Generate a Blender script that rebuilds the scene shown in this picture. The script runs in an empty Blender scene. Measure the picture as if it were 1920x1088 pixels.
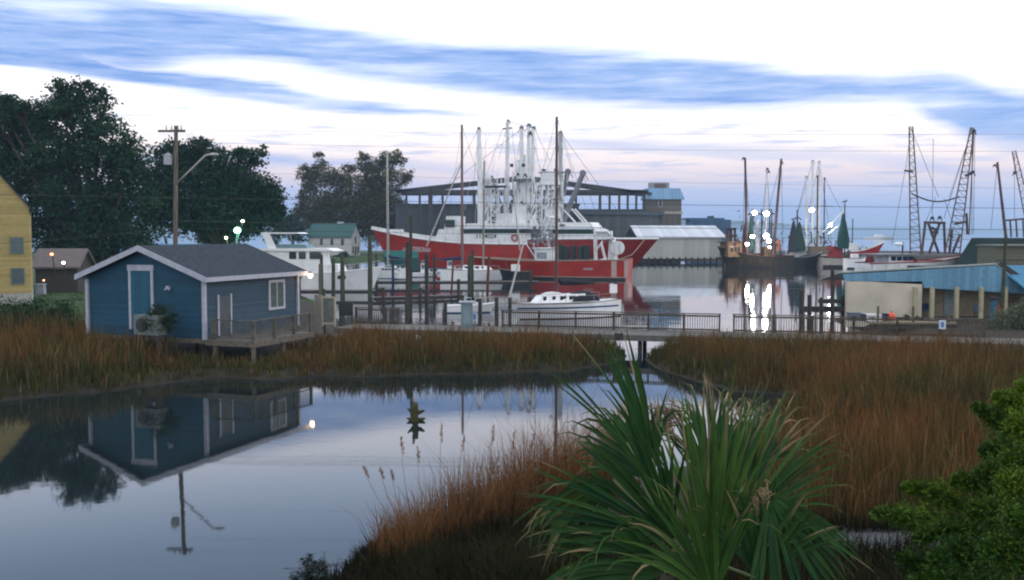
import bpy, math, random
import numpy as np
from mathutils import Vector, Matrix
random.seed(7); RNG = np.random.default_rng(11)
R = math.radians
S = bpy.context.scene
COL = S.collection

# ------------------------------------------------------------------ camera
H = 7.0; F = 1850.0; HY = 436.0
PITCH = math.atan((544 - HY) / F)
cd = bpy.data.cameras.new('camera'); cam = bpy.data.objects.new('camera', cd); COL.objects.link(cam)
cam.location = (0, 0, H); cam.rotation_euler = (math.pi / 2 - PITCH, 0, 0)
cd.sensor_width = 36; cd.lens = 36 * F / 1920.0; cd.clip_start = 0.2; cd.clip_end = 40000
S.camera = cam
CP, SP = math.cos(PITCH), math.sin(PITCH)

def ray(px, py):
    dx = (px - 960) / F; dy = -(py - 544) / F
    return Vector((dx, CP + dy * SP, -SP + dy * CP))
def W(px, py, Y):
    d = ray(px, py); k = Y / d.y
    return Vector((d.x * k, Y, H + d.z * k))
def G(px, py, z=0.0):
    d = ray(px, py); k = (z - H) / d.z
    return Vector((d.x * k, d.y * k, z))

# ------------------------------------------------------------------ world
SUN_EL, SUN_AZ = 10.0, 75.0      # low, off to the right, behind cloud
wd = bpy.data.worlds.new('World'); S.world = wd; wd.use_nodes = True
nt = wd.node_tree; nt.nodes.clear()
class N:
    def __init__(s, nt): s.nt = nt
    def new(s, t, **k):
        n = s.nt.nodes.new(t)
        for a, b in k.items(): setattr(n, a, b)
        return n
    def put(s, sock, v):
        if hasattr(v, 'is_output') or isinstance(v, bpy.types.NodeSocket): s.nt.links.new(v, sock)
        else: sock.default_value = v
    def m(s, op, a, b=None, c=None, clamp=False):
        n = s.new('ShaderNodeMath', operation=op, use_clamp=clamp)
        s.put(n.inputs[0], a)
        if b is not None: s.put(n.inputs[1], b)
        if c is not None: s.put(n.inputs[2], c)
        return n.outputs[0]
    def mix(s, f, a, b, mode='MIX'):
        n = s.new('ShaderNodeMix', data_type='RGBA', blend_type=mode)
        s.put(n.inputs[0], f); s.put(n.inputs[6], a); s.put(n.inputs[7], b)
        return n.outputs[2]
    def ramp(s, fac, stops, interp='LINEAR'):
        n = s.new('ShaderNodeValToRGB'); cr = n.color_ramp; cr.interpolation = interp
        while len(cr.elements) < len(stops): cr.elements.new(0.5)
        for e, (p, c) in zip(cr.elements, stops): e.position = p; e.color = (*c, 1)
        s.put(n.inputs[0], fac); return n.outputs[0]
    def curve(s, fac, pts):
        n = s.new('ShaderNodeFloatCurve'); c = n.mapping.curves[0]
        while len(c.points) < len(pts): c.points.new(0.5, 0.5)
        for p, (x, y) in zip(c.points, pts): p.location = (x, y); p.handle_type = 'AUTO'
        n.mapping.use_clip = False; n.mapping.update()
        s.put(n.inputs['Value'], fac); return n.outputs[0]
w = N(nt)
tc = w.new('ShaderNodeTexCoord'); sep = w.new('ShaderNodeSeparateXYZ')
nrm = w.new('ShaderNodeVectorMath', operation='NORMALIZE'); nt.links.new(tc.outputs['Generated'], nrm.inputs[0])
nt.links.new(nrm.outputs[0], sep.inputs[0])
dx_, dy_, dz_ = sep.outputs
az = w.m('ARCTAN2', dx_, dy_); el = w.m('ARCSINE', dz_)
u = w.m('MULTIPLY_ADD', az, 0.5208, 0.5)                  # azimuth, 0.25..0.75 across the view
v = w.m('MULTIPLY_ADD', el, -3.7, 0.872)                  # elevation, 0.872 at the horizon, falls upward
def U(px): return 0.5 + math.atan((px - 960) / F) * 0.5208
def V(py): return 0.872 - 3.7 * math.atan((436 - py) / F)
cmb = w.new('ShaderNodeCombineXYZ'); w.put(cmb.inputs[0], w.m('MULTIPLY', u, 9.0)); w.put(cmb.inputs[1], w.m('MULTIPLY', v, 13.0))
nz = w.new('ShaderNodeTexNoise'); nt.links.new(cmb.outputs[0], nz.inputs['Vector']); nz.inputs['Scale'].default_value = 1.6; nz.inputs['Detail'].default_value = 9
nz.inputs['Roughness'].default_value = 0.55
nz2 = w.new('ShaderNodeTexNoise'); nt.links.new(cmb.outputs[0], nz2.inputs['Vector']); nz2.inputs['Scale'].default_value = 0.9; nz2.inputs['Detail'].default_value = 4
vw = w.m('ADD', v, w.m('MULTIPLY_ADD', nz.outputs[0], 0.075, -0.037))
ue = w.m('ADD', u, 0.0, clamp=True)
def band(top, bot, st, sb):
    T = w.curve(ue, [(0, V(top[0][1]))] + [(U(a), V(b)) for a, b in top] + [(1, V(top[-1][1]))])
    B = w.curve(ue, [(0, V(bot[0][1]))] + [(U(a), V(b)) for a, b in bot] + [(1, V(bot[-1][1]))])
    a = w.m('DIVIDE', w.m('SUBTRACT', vw, T), st, clamp=True)
    b = w.m('DIVIDE', w.m('SUBTRACT', B, vw), sb, clamp=True)
    return w.m('MULTIPLY', a, b)
b1 = band([(0, 24), (330, 16), (650, 48), (850, 72), (1100, 80), (1400, 118), (1600, 150), (1760, 150), (1920, 192)],
          [(0, 150), (250, 168), (450, 148), (700, 172), (1000, 204), (1200, 220), (1400, 228), (1650, 228), (1750, 262), (1920, 312)], .06, .06)
b2 = band([(0, 96), (250, 138), (450, 152), (600, 176), (800, 200), (960, 222), (1100, 260)],
          [(0, 170), (250, 186), (450, 208), (650, 226), (850, 230), (960, 230), (1100, 240)], .03, .035)
b3 = band([(0, 330), (700, 290), (860, 240), (1060, 252), (1400, 276), (1700, 298), (1920, 325)],
          [(0, 330), (700, 285), (860, 246), (1060, 282), (1400, 306), (1600, 318), (1920, 350)], .05, .04)
b4 = band([(0, 300), (450, 288), (560, 290), (800, 304), (1100, 330), (1500, 330)], [(0, 330), (450, 322), (560, 322), (800, 330), (1000, 335), (1500, 325)], .03, .03)
cl = w.m('MAXIMUM', w.m('MAXIMUM', b1, b2), w.m('MAXIMUM', w.m('MULTIPLY', b3, .95), w.m('MULTIPLY', b4, .7)))
brk = w.m('MULTIPLY_ADD', nz2.outputs[0], -3.2, 2.75, clamp=True)
nz3 = w.new('ShaderNodeTexNoise'); nt.links.new(cmb.outputs[0], nz3.inputs['Vector']); nz3.inputs['Scale'].default_value = 3.4; nz3.inputs['Detail'].default_value = 8; nz3.inputs['Roughness'].default_value = .62
wisp = w.m('MULTIPLY_ADD', nz3.outputs[0], 2.6, -.75, clamp=True)
cl = w.m('MULTIPLY', w.m('MULTIPLY', cl, w.m('MULTIPLY_ADD', brk, .75, .25)), w.m('MULTIPLY_ADD', wisp, .28, .76))
faint = w.m('MULTIPLY', w.m('MULTIPLY_ADD', nz3.outputs[0], 5.5, -2.75, clamp=True), .55)
cl = w.m('MAXIMUM', cl, w.m('MULTIPLY', faint, w.m('MULTIPLY_ADD', v, 4.0, -1.0, clamp=True)))
# clear part of the sky: pale blue at the horizon, pink above it, white higher up, then blue, with the unseen dome overhead brightened as fill
def C2(*c): return tuple(x / 2.4 for x in c)
base = w.ramp(w.m('MULTIPLY', el, 1 / 1.5708), [(0.0, C2(.27, .40, .66)), (.016, C2(.31, .43, .73)), (.026, C2(.45, .51, .74)), (.036, C2(.70, .62, .72)), (.050, C2(.92, .82, .84)),
     (.078, C2(1.15, 1.12, 1.18)), (.135, C2(1.3, 1.32, 1.5)), (.155, C2(.98, 1.15, 1.5)), (.19, C2(.66, .88, 1.3)), (.25, C2(.60, .78, 1.12)), (.36, C2(1.22, 1.27, 1.35)), (1, C2(1.32, 1.33, 1.36))])
base = w.mix(1.0, base, (2.4, 2.4, 2.4, 1), 'MULTIPLY')
cc = w.mix(w.m('MULTIPLY_ADD', nz2.outputs[0], 2.0, -.5, clamp=True), (.135, .29, .70, 1), (.34, .50, .84, 1))
sky = w.mix(cl, base, cc)
# the western half, behind the camera and unseen, is brightened as fill light
front = 1.0
sky = w.mix(w.m('MULTIPLY_ADD', dy_, -2.5, -.1, clamp=True), sky, (1.10, 1.13, 1.20, 1))     # pale grey west, lifted to fill the camera-facing sides
vs = w.new('ShaderNodeVectorMath', operation='SCALE'); nt.links.new(sky, vs.inputs[0]); w.put(vs.inputs[3], front)
bgA = w.new('ShaderNodeBackground'); nt.links.new(vs.outputs[0], bgA.inputs[0]); bgA.inputs[1].default_value = 1.0
st = w.new('ShaderNodeTexSky', sky_type='NISHITA', sun_disc=False); st.sun_elevation = R(SUN_EL); st.sun_rotation = R(SUN_AZ)
bgB = w.new('ShaderNodeBackground'); nt.links.new(st.outputs[0], bgB.inputs[0]); bgB.inputs[1].default_value = 0.10
ms = w.new('ShaderNodeMixShader'); ms.inputs[0].default_value = .88
nt.links.new(bgB.outputs[0], ms.inputs[1]); nt.links.new(bgA.outputs[0], ms.inputs[2])
wo = w.new('ShaderNodeOutputWorld'); nt.links.new(ms.outputs[0], wo.inputs[0])

ld = bpy.data.lights.new('sun', 'SUN'); sun = bpy.data.objects.new('sun', ld); COL.objects.link(sun)
ld.energy = 0.5; ld.angle = R(20); ld.color = (1, .86, .74)
sun.rotation_euler = (R(90 - SUN_EL), 0, R(180 - SUN_AZ))
S.view_settings.view_transform = 'Standard'; S.view_settings.look = 'None'; S.view_settings.exposure = 0.35; S.view_settings.gamma = 1
S.render.film_transparent = False
S.cycles.use_denoising = True; S.cycles.pixel_filter_type = 'BLACKMAN_HARRIS'; S.cycles.filter_width = 2.1
S.cycles.max_bounces = 5; S.cycles.volume_bounces = 0; S.cycles.sample_clamp_indirect = 6

# ------------------------------------------------------------------ materials
MATS = {}
def mat(name, col, rough=.7, metal=0, var=.09, scale=3.0, bump=0.0, stretch=(1, 1, 1), col2=None, attr=False, spec=.4, emit=None, trans=0, streak=0):
    if name in MATS: return MATS[name]
    m = bpy.data.materials.new(name); m.use_nodes = True; t = m.node_tree; n = N(t)
    p = t.nodes['Principled BSDF']
    p.inputs['Roughness'].default_value = rough; p.inputs['Metallic'].default_value = metal
    p.inputs['Specular IOR Level'].default_value = spec
    tc = n.new('ShaderNodeTexCoord'); mp = n.new('ShaderNodeMapping'); t.links.new(tc.outputs['Object'], mp.inputs[0]); mp.inputs['Scale'].default_value = stretch
    nz = n.new('ShaderNodeTexNoise'); t.links.new(mp.outputs[0], nz.inputs['Vector']); nz.inputs['Scale'].default_value = scale; nz.inputs['Detail'].default_value = 4
    c = (*col, 1)
    if col2 is None: col2 = tuple(max(0, x * (1 - 3.2 * var)) for x in col)
    base = n.mix(n.m('MULTIPLY_ADD', nz.outputs[0], 2.4, -.7, clamp=True), c, (*col2, 1))
    if attr:
        a = n.new('ShaderNodeAttribute'); a.attribute_name = 'Col'
        base = n.mix(1.0, base, a.outputs['Color'], 'MULTIPLY')
    if streak:      # rust and dirt runs
        mp2 = n.new('ShaderNodeMapping'); t.links.new(tc.outputs['Object'], mp2.inputs[0]); mp2.inputs['Scale'].default_value = (1.6, 1.6, .22)
        n3 = n.new('ShaderNodeTexNoise'); t.links.new(mp2.outputs[0], n3.inputs['Vector']); n3.inputs['Scale'].default_value = 1.5; n3.inputs['Detail'].default_value = 6
        base = n.mix(n.m('MULTIPLY', n.m('MULTIPLY_ADD', n3.outputs[0], 5, -2.75, clamp=True), streak), base, (.13, .075, .045, 1))
    t.links.new(base, p.inputs['Base Color'])
    if bump:
        b = n.new('ShaderNodeBump'); b.inputs['Strength'].default_value = bump; b.inputs['Distance'].default_value = .05
        t.links.new(nz.outputs[0], b.inputs['Height']); t.links.new(b.outputs[0], p.inputs['Normal'])
    if emit:
        p.inputs['Emission Color'].default_value = (*emit[0], 1); p.inputs['Emission Strength'].default_value = emit[1]
    if trans: p.inputs['Transmission Weight'].default_value = trans
    MATS[name] = m; return m
def planks(name, col, axis, width, gap=.12, rough=.75, var=.06):
    """boards or corrugation along one axis, as a stripe in the material"""
    if name in MATS: return MATS[name]
    m = mat(name, col, rough, var=var); t = m.node_tree; n = N(t); p = t.nodes['Principled BSDF']
    tc = n.new('ShaderNodeTexCoord'); sp = n.new('ShaderNodeSeparateXYZ'); t.links.new(tc.outputs['Object'], sp.inputs[0])
    q = n.m('DIVIDE', sp.outputs[axis], width); fr = n.m('FRACT', q)
    g = n.m('LESS_THAN', fr, gap)
    wn = n.new('ShaderNodeTexWhiteNoise', noise_dimensions='1D'); t.links.new(n.m('FLOOR', q), wn.inputs['W'])
    old = p.inputs['Base Color'].links[0].from_socket
    k = n.m('MULTIPLY', n.m('MULTIPLY_ADD', wn.outputs[0], .3, .8), n.m('MULTIPLY_ADD', g, -.55, 1))
    vs = n.new('ShaderNodeVectorMath', operation='SCALE'); t.links.new(old, vs.inputs[0]); n.put(vs.inputs[3], k)
    t.links.new(vs.outputs[0], p.inputs['Base Color'])
    b = n.new('ShaderNodeBump'); b.inputs['Strength'].default_value = .5; b.inputs['Distance'].default_value = .02
    n.put(b.inputs['Height'], n.m('SUBTRACT', 1, g)); t.links.new(b.outputs[0], p.inputs['Normal'])
    return m

RED = mat('red_hull_paint', (.43, .026, .016), .42, var=.12, scale=.5, streak=.55)
REDB = mat('deep_red_hull_paint', (.30, .022, .022), .42, var=.12, scale=.5, streak=.55)
WHT = mat('white_boat_paint', (.80, .82, .84), .4, var=.07, scale=.8, streak=.45)
GEL = mat('white_gelcoat', (.84, .85, .87), .28, var=.04, scale=.8, streak=.15)
GRYP = mat('grey_boat_paint', (.20, .22, .25), .5, var=.12, streak=.5)
DRK = mat('dark_steel', (.045, .045, .05), .55, var=.2)
BRN = mat('rusty_brown_steel', (.10, .045, .03), .75, var=.22, scale=2)
SPAR = mat('rust_streaked_spar', (.13, .075, .075), .6, var=.25, scale=1.5)
BLKH = mat('black_hull_paint', (.022, .026, .028), .45, var=.2, streak=.4)
GLS = mat('dark_window_glass', (.018, .028, .03), .08, var=.1, spec=.6)
GLSB = mat('blue_window_glass', (.02, .04, .11), .08, var=.1, spec=.6)
GRN = mat('dark_green_band', (.02, .06, .05), .5, var=.1)
NET = mat('green_trawl_net', (.02, .07, .06), .9, var=.25, scale=6, bump=.6)
BLUEC = mat('navy_canvas', (.012, .03, .10), .85, var=.15)
BLKC = mat('black_canvas', (.012, .016, .024), .85, var=.15)
BOOT = mat('blue_bottom_paint', (.02, .07, .20), .6, var=.1)
BOOTR = mat('red_brown_bottom_paint', (.12, .035, .025), .7, var=.2)
WOOD = mat('weathered_wood', (.17, .145, .115), .85, var=.2, scale=4, stretch=(1, 1, 4), bump=.3)
WOODD = mat('dark_wet_piling', (.06, .055, .05), .85, var=.22, scale=4, bump=.4)
REDP = mat('red_stained_piling', (.16, .03, .03), .8, var=.2, scale=3)
GRNP = mat('treated_green_piling', (.06, .075, .045), .85, var=.2, scale=3, bump=.3)
ALU = mat('aluminium_mast', (.42, .41, .40), .4, .3, var=.08)
WIRE = mat('wire_rope', (.05, .05, .055), .6, var=.05)
ROPE = mat('pale_mooring_rope', (.42, .38, .32), .9)
DECKW = planks('deck_boards', (.115, .11, .10), 0, .15)
TEAL = mat('teal_boat_cover', (.01, .12, .11), .8)

# ------------------------------------------------------------------ mesh helpers
class MB:
    def __init__(s): s.v = []; s.f = []; s.mi = []
    def add(s, vs, fs, mi=0):
        o = len(s.v); s.v += [tuple(p) for p in vs]; s.f += [tuple(i + o for i in f) for f in fs]; s.mi += [mi] * len(fs); return s
    def box(s, c, d, rz=0, mi=0, taper=1.0):
        x, y, z = [k / 2 for k in d]; vs = []
        for sz in (-1, 1):
            k = taper if sz > 0 else 1
            for sx, sy in ((-1, -1), (1, -1), (1, 1), (-1, 1)):
                a, b = sx * x * k, sy * y * k
                vs.append((c[0] + a * math.cos(rz) - b * math.sin(rz), c[1] + a * math.sin(rz) + b * math.cos(rz), c[2] + sz * z))
        return s.add(vs, [(3, 2, 1, 0), (4, 5, 6, 7), (0, 1, 5, 4), (1, 2, 6, 5), (2, 3, 7, 6), (3, 0, 4, 7)], mi)
    def tube(s, pts, r, n=8, mi=0, r2=None, cap=True):
        pts = [Vector(p) for p in pts]; m = len(pts); rings = []
        for i, p in enumerate(pts):
            d = (pts[min(i + 1, m - 1)] - pts[max(i - 1, 0)])
            d = d.normalized() if d.length > 1e-9 else Vector((0, 0, 1))
            a = d.orthogonal().normalized() if abs(d.z) > .98 else d.cross(Vector((0, 0, 1))).normalized()
            b = d.cross(a)
            rr = r if r2 is None else r + (r2 - r) * i / max(1, m - 1)
            if isinstance(r, (list, tuple)): rr = r[i]
            rings.append([p + (a * math.cos(2 * math.pi * k / n) + b * math.sin(2 * math.pi * k / n)) * rr for k in range(n)])
        vs = [q for rg in rings for q in rg]; fs = []
        for i in range(m - 1):
            for k in range(n):
                fs.append((i * n + k, i * n + (k + 1) % n, (i + 1) * n + (k + 1) % n, (i + 1) * n + k))
        if cap: fs += [tuple(range(n))[::-1], tuple((m - 1) * n + k for k in range(n))]
        return s.add(vs, fs, mi)
    def sphere(s, c, r, n=10, mi=0, sc=(1, 1, 1)):
        vs = []; fs = []
        for i in range(n // 2 + 1):
            a = math.pi * i / (n // 2)
            for k in range(n):
                b = 2 * math.pi * k / n
                vs.append((c[0] + r * sc[0] * math.sin(a) * math.cos(b), c[1] + r * sc[1] * math.sin(a) * math.sin(b), c[2] + r * sc[2] * math.cos(a)))
        for i in range(n // 2):
            for k in range(n): fs.append((i * n + k, (i + 1) * n + k, (i + 1) * n + (k + 1) % n, i * n + (k + 1) % n))
        return s.add(vs, fs, mi)
    def prism(s, poly, vec, mi=0):
        n = len(poly); vec = Vector(vec); a = [Vector(p) for p in poly]; b = [p + vec for p in a]
        return s.add(a + b, [tuple(range(n))[::-1], tuple(range(n, 2 * n))] + [(i, (i + 1) % n, n + (i + 1) % n, n + i) for i in range(n)], mi)
    def grid(s, rows, mi=0):
        n = len(rows[0]); vs = [p for r_ in rows for p in r_]
        return s.add(vs, [(i * n + k, i * n + k + 1, (i + 1) * n + k + 1, (i + 1) * n + k) for i in range(len(rows) - 1) for k in range(n - 1)], mi)
    def build(s, name, mats, parent=None, smooth=False):
        me = bpy.data.meshes.new(name); me.from_pydata(s.v, [], s.f)
        if not isinstance(mats, (list, tuple)): mats = [mats]
        for m in mats: me.materials.append(m)
        me.polygons.foreach_set('material_index', s.mi)
        if smooth:
            me.polygons.foreach_set('use_smooth', [True] * len(s.f))
        me.update(); me.validate()
        o = bpy.data.objects.new(name, me); COL.objects.link(o); o.parent = parent; return o
def tag(o, label=None, cat=None, group=None, kind=None):
    if label: o['label'] = label
    if cat: o['category'] = cat
    if group: o['group'] = group
    if kind: o['kind'] = kind
    return o
def thing(name, label, cat, loc=(0, 0, 0), rz=0, group=None):
    o = bpy.data.objects.new(name, None); COL.objects.link(o); o.location = loc; o.rotation_euler = (0, 0, rz)
    o.empty_display_size = .3
    return tag(o, label, cat, group)
def np_mesh(name, verts, nper, faces, mt, parent=None, cols=None):
    """verts (N*nper,3); faces: list of index tuples within one element, repeated N times; cols (N*nper,3)"""
    n = len(verts) // nper; me = bpy.data.meshes.new(name)
    me.vertices.add(len(verts)); me.vertices.foreach_set('co', np.ascontiguousarray(verts, np.float32).ravel())
    base = np.concatenate([np.array(f) for f in faces]); sizes = np.array([len(f) for f in faces])
    loops = (base[None, :] + (np.arange(n) * nper)[:, None]).ravel().astype(np.int32)
    tot = np.tile(sizes, n).astype(np.int32); start = np.concatenate([[0], np.cumsum(tot)[:-1]]).astype(np.int32)
    me.loops.add(len(loops)); me.loops.foreach_set('vertex_index', loops)
    me.polygons.add(len(tot)); me.polygons.foreach_set('loop_start', start); me.polygons.foreach_set('loop_total', tot)
    if cols is not None:
        a = me.color_attributes.new('Col', 'FLOAT_COLOR', 'POINT')
        a.data.foreach_set('color', np.concatenate([cols, np.ones((len(cols), 1))], 1).astype(np.float32).ravel())
    me.materials.append(mt); me.update(calc_edges=True); me.validate()
    o = bpy.data.objects.new(name, me); COL.objects.link(o); o.parent = parent; return o
def text_mesh(s, size, name, mt, parent, mapf, depth=.0, spacing=1.0):
    cu = bpy.data.curves.new(name, 'FONT'); cu.body = s; cu.size = size; cu.align_x = 'CENTER'; cu.align_y = 'CENTER'; cu.extrude = depth; cu.offset = .012 * size; cu.space_character = spacing
    o = bpy.data.objects.new(name, cu); COL.objects.link(o)
    dg = bpy.context.evaluated_depsgraph_get(); dg.update()
    me = bpy.data.meshes.new_from_object(o.evaluated_get(dg)); bpy.data.objects.remove(o); me.name = name
    for v_ in me.vertices: v_.co = mapf(v_.co.x, v_.co.y, v_.co.z)
    me.materials.clear(); me.materials.append(mt)
    q = bpy.data.objects.new(name, me); COL.objects.link(q); q.parent = parent; return q

# ------------------------------------------------------------------ water and terrain
def water(name, scale, strength, stretch, col, poly, dist=.1):
    m = bpy.data.materials.new(name + '_surface'); m.use_nodes = True; t = m.node_tree; n = N(t); p = t.nodes['Principled BSDF']
    p.inputs['Base Color'].default_value = (*col, 1); p.inputs['Roughness'].default_value = .03; p.inputs['IOR'].default_value = 1.36
    tc = n.new('ShaderNodeTexCoord'); mp = n.new('ShaderNodeMapping'); t.links.new(tc.outputs['Object'], mp.inputs[0]); mp.inputs['Scale'].default_value = stretch
    a = n.new('ShaderNodeTexNoise'); t.links.new(mp.outputs[0], a.inputs['Vector']); a.inputs['Scale'].default_value = scale; a.inputs['Detail'].default_value = 3
    b2_ = n.new('ShaderNodeTexNoise'); t.links.new(mp.outputs[0], b2_.inputs['Vector']); b2_.inputs['Scale'].default_value = scale * .12; b2_.inputs['Detail'].default_value = 2
    hgt = n.m('MULTIPLY', a.outputs[0], n.m('MULTIPLY_ADD', b2_.outputs[0], 2.2, -.6, clamp=True))
    b = n.new('ShaderNodeBump'); b.inputs['Strength'].default_value = strength; b.inputs['Distance'].default_value = dist
    t.links.new(hgt, b.inputs['Height']); t.links.new(b.outputs[0], p.inputs['Normal'])
    return MB().add(poly, [tuple(range(len(poly)))]).build(name, m)
def YB(X): return 58.3 - .238 * (X - 6)          # boardwalk centre line
tag(water('pond_water', 2.2, .05, (1, 1, 1), (.008, .014, .016), [(-140, -20, 0), (140, -20, 0), (140, YB(140), 0), (-140, YB(-140), 0)], .03), kind='structure')
tag(water('harbor_water', 1.1, .22, (.55, 1, 1), (.012, .02, .026), [(-140, YB(-140), 0), (140, YB(140), 0), (9000, 400, 0), (14000, 16000, 0), (-14000, 16000, 0), (-9000, 400, 0)], .07), kind='structure')

PX = lambda l: np.array([G(a, b)[:2] for a, b in l])
pond_poly = PX([(-900, 800), (-300, 775), (0, 752), (100, 742), (200, 735), (330, 716), (420, 708), (500, 712), (600, 706), (720, 707), (800, 702), (900, 704), (1000, 697), (1060, 699), (1100, 690), (1150, 682), (1172, 668), (1178, 650), (1178, 600),
   (1226, 600), (1222, 650), (1212, 672), (1218, 688), (1300, 713), (1370, 735), (1465, 740), (1478, 760), (1420, 800), (1330, 855), (1200, 900), (1080, 928), (980, 955), (860, 990), (745, 1025), (665, 1050), (610, 1120), (560, 1400), (-2500, 1400)])
harbor_poly = np.array([(-10.5, 60.8), (-13, 75), (-20, 100), (-30, 118), (-36, 150), (-42, 200), (-48, 232), (-30, 252), (40, 255), (60, 258), (140, 258), (140, 84), (44, 82), (25.5, 79), (24.6, 57), (24.6, 54.5), (2, 59.3)])
def sdist(P, poly):
    A = poly; B = np.roll(poly, -1, 0); d = np.full(len(P), 1e9); inside = np.zeros(len(P), bool)
    for a, b in zip(A, B):
        e = b - a; q = P - a; t = np.clip((q @ e) / (e @ e), 0, 1); r_ = q - t[:, None] * e
        d = np.minimum(d, np.hypot(r_[:, 0], r_[:, 1]))
        c = ((a[1] > P[:, 1]) != (b[1] > P[:, 1])) & (P[:, 0] < (b[0] - a[0]) * (P[:, 1] - a[1]) / (b[1] - a[1] + 1e-12) + a[0])
        inside ^= c
    return np.where(inside, -d, d)
def smooth_noise(X, Y, s, seed=0):
    r_ = np.random.default_rng(seed); o = np.zeros_like(X)
    for k in range(6):
        a = r_.uniform(0, 6.28); f = s * r_.uniform(.6, 2.2); o = o + np.sin((X * math.cos(a) + Y * math.sin(a)) * f + r_.uniform(0, 6.28))
    return o / 6
def land_sd(X, Y):
    P = np.stack([X, Y], 1); return np.minimum(sdist(P, pond_poly), sdist(P, harbor_poly)) + smooth_noise(X, Y, 1.6, 3) * .35
def land_z(X, Y, sd=None):
    if sd is None: sd = land_sd(X, Y)
    top = .32 + .12 * smooth_noise(X, Y, .5, 5)
    top = top + np.clip((Y - 63) / 12, 0, 1) * (X < -8) * .55                      # yard on the left
    top = top + np.clip((Y - 57) / 8, 0, 1) * (X > 20) * .45                       # yard on the right
    top = top + np.clip((19.5 - Y) / 6, 0, 1) * 1.3 * np.clip((X + 4) / 3, 0, 1)   # bank under the camera
    return np.clip(sd * .45, -.9, top)
xs = np.concatenate([np.arange(-150, -45, 2.0), np.arange(-45, 45, .6), np.arange(45, 141, 3.0)])
ys = np.concatenate([np.arange(1.5, 72, .5), np.arange(72, 130, 1.5), np.arange(130, 340, 5.0)])
GX, GY = np.meshgrid(xs, ys); gx, gy = GX.ravel(), GY.ravel(); gsd = land_sd(gx, gy); gz = land_z(gx, gy, gsd)
me = bpy.data.meshes.new('ground'); nx, ny = len(xs), len(ys)
idx = np.arange(nx * ny).reshape(ny, nx)
q = np.stack([idx[:-1, :-1], idx[:-1, 1:], idx[1:, 1:], idx[1:, :-1]], -1).reshape(-1, 4)
me.vertices.add(nx * ny); me.vertices.foreach_set('co', np.stack([gx, gy, gz], 1).astype(np.float32).ravel())
me.loops.add(q.size); me.loops.foreach_set('vertex_index', q.ravel().astype(np.int32))
me.polygons.add(len(q)); me.polygons.foreach_set('loop_start', (np.arange(len(q)) * 4).astype(np.int32)); me.polygons.foreach_set('loop_total', np.full(len(q), 4, np.int32))
ca = me.color_attributes.new('Col', 'FLOAT_COLOR', 'POINT')
lawn = ((gy > 66) & (gx < -19)).astype(float)[:, None]; mud = np.array([[.9, .75, .6]]); gr = np.array([[1.2, 3.0, .9]])
cc_ = mud * (1 - lawn) + gr * lawn
ca.data.foreach_set('color', np.concatenate([cc_, np.ones((len(cc_), 1))], 1).astype(np.float32).ravel())
me.materials.append(mat('marsh_soil', (.028, .026, .018), .95, var=.2, scale=1.5, bump=.6, attr=True)); me.update(calc_edges=True)
me.polygons.foreach_set('use_smooth', [True] * len(me.polygons))
go = bpy.data.objects.new('ground', me); COL.objects.link(go); tag(go, kind='structure')

# gravel path on the near bank, right of the palm
pth = MB()
rows = []
for i in range(24):
    x = 4.2 + i * .42
    row = []
    for k in range(5):
        y = 19.9 + .55 * math.sin(x * .3) - .05 * x + k * .42
        row.append((x, y, float(land_z(np.array([x]), np.array([y]), np.array([5.]))[0]) + .06))
    rows.append(row)
pth.grid(rows)
tag(pth.build('path', mat('pale_gravel', (.09, .10, .11), .9, var=.15, scale=9, bump=.6), smooth=True), kind='structure')

# far shore
fs = MB(); rr = random.Random(3); pts = []
for i in range(121):
    X = -7200 + i * 120; px = 960 + X / 9000 * F
    h = 95 + 25 * math.sin(i * .11 + .4) + 10 * math.sin(i * .43) + rr.uniform(-5, 5)
    if px > 1400: h *= max(.42, 1 - (px - 1400) / 900)
    pts.append((X, 9000, -1, h))
rows = [[(X, 9000, -2) for X, _, _, h in pts], [(X, 9060, h * .75) for X, _, _, h in pts], [(X, 9250, h) for X, _, _, h in pts], [(X, 10500, -2) for X, _, _, h in pts]]
fs.grid(rows)
tag(fs.build('far_shore_hills', mat('far_wooded_shore', (.05, .08, .06), .95, scale=.01, var=.2), smooth=True), kind='structure')

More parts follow.
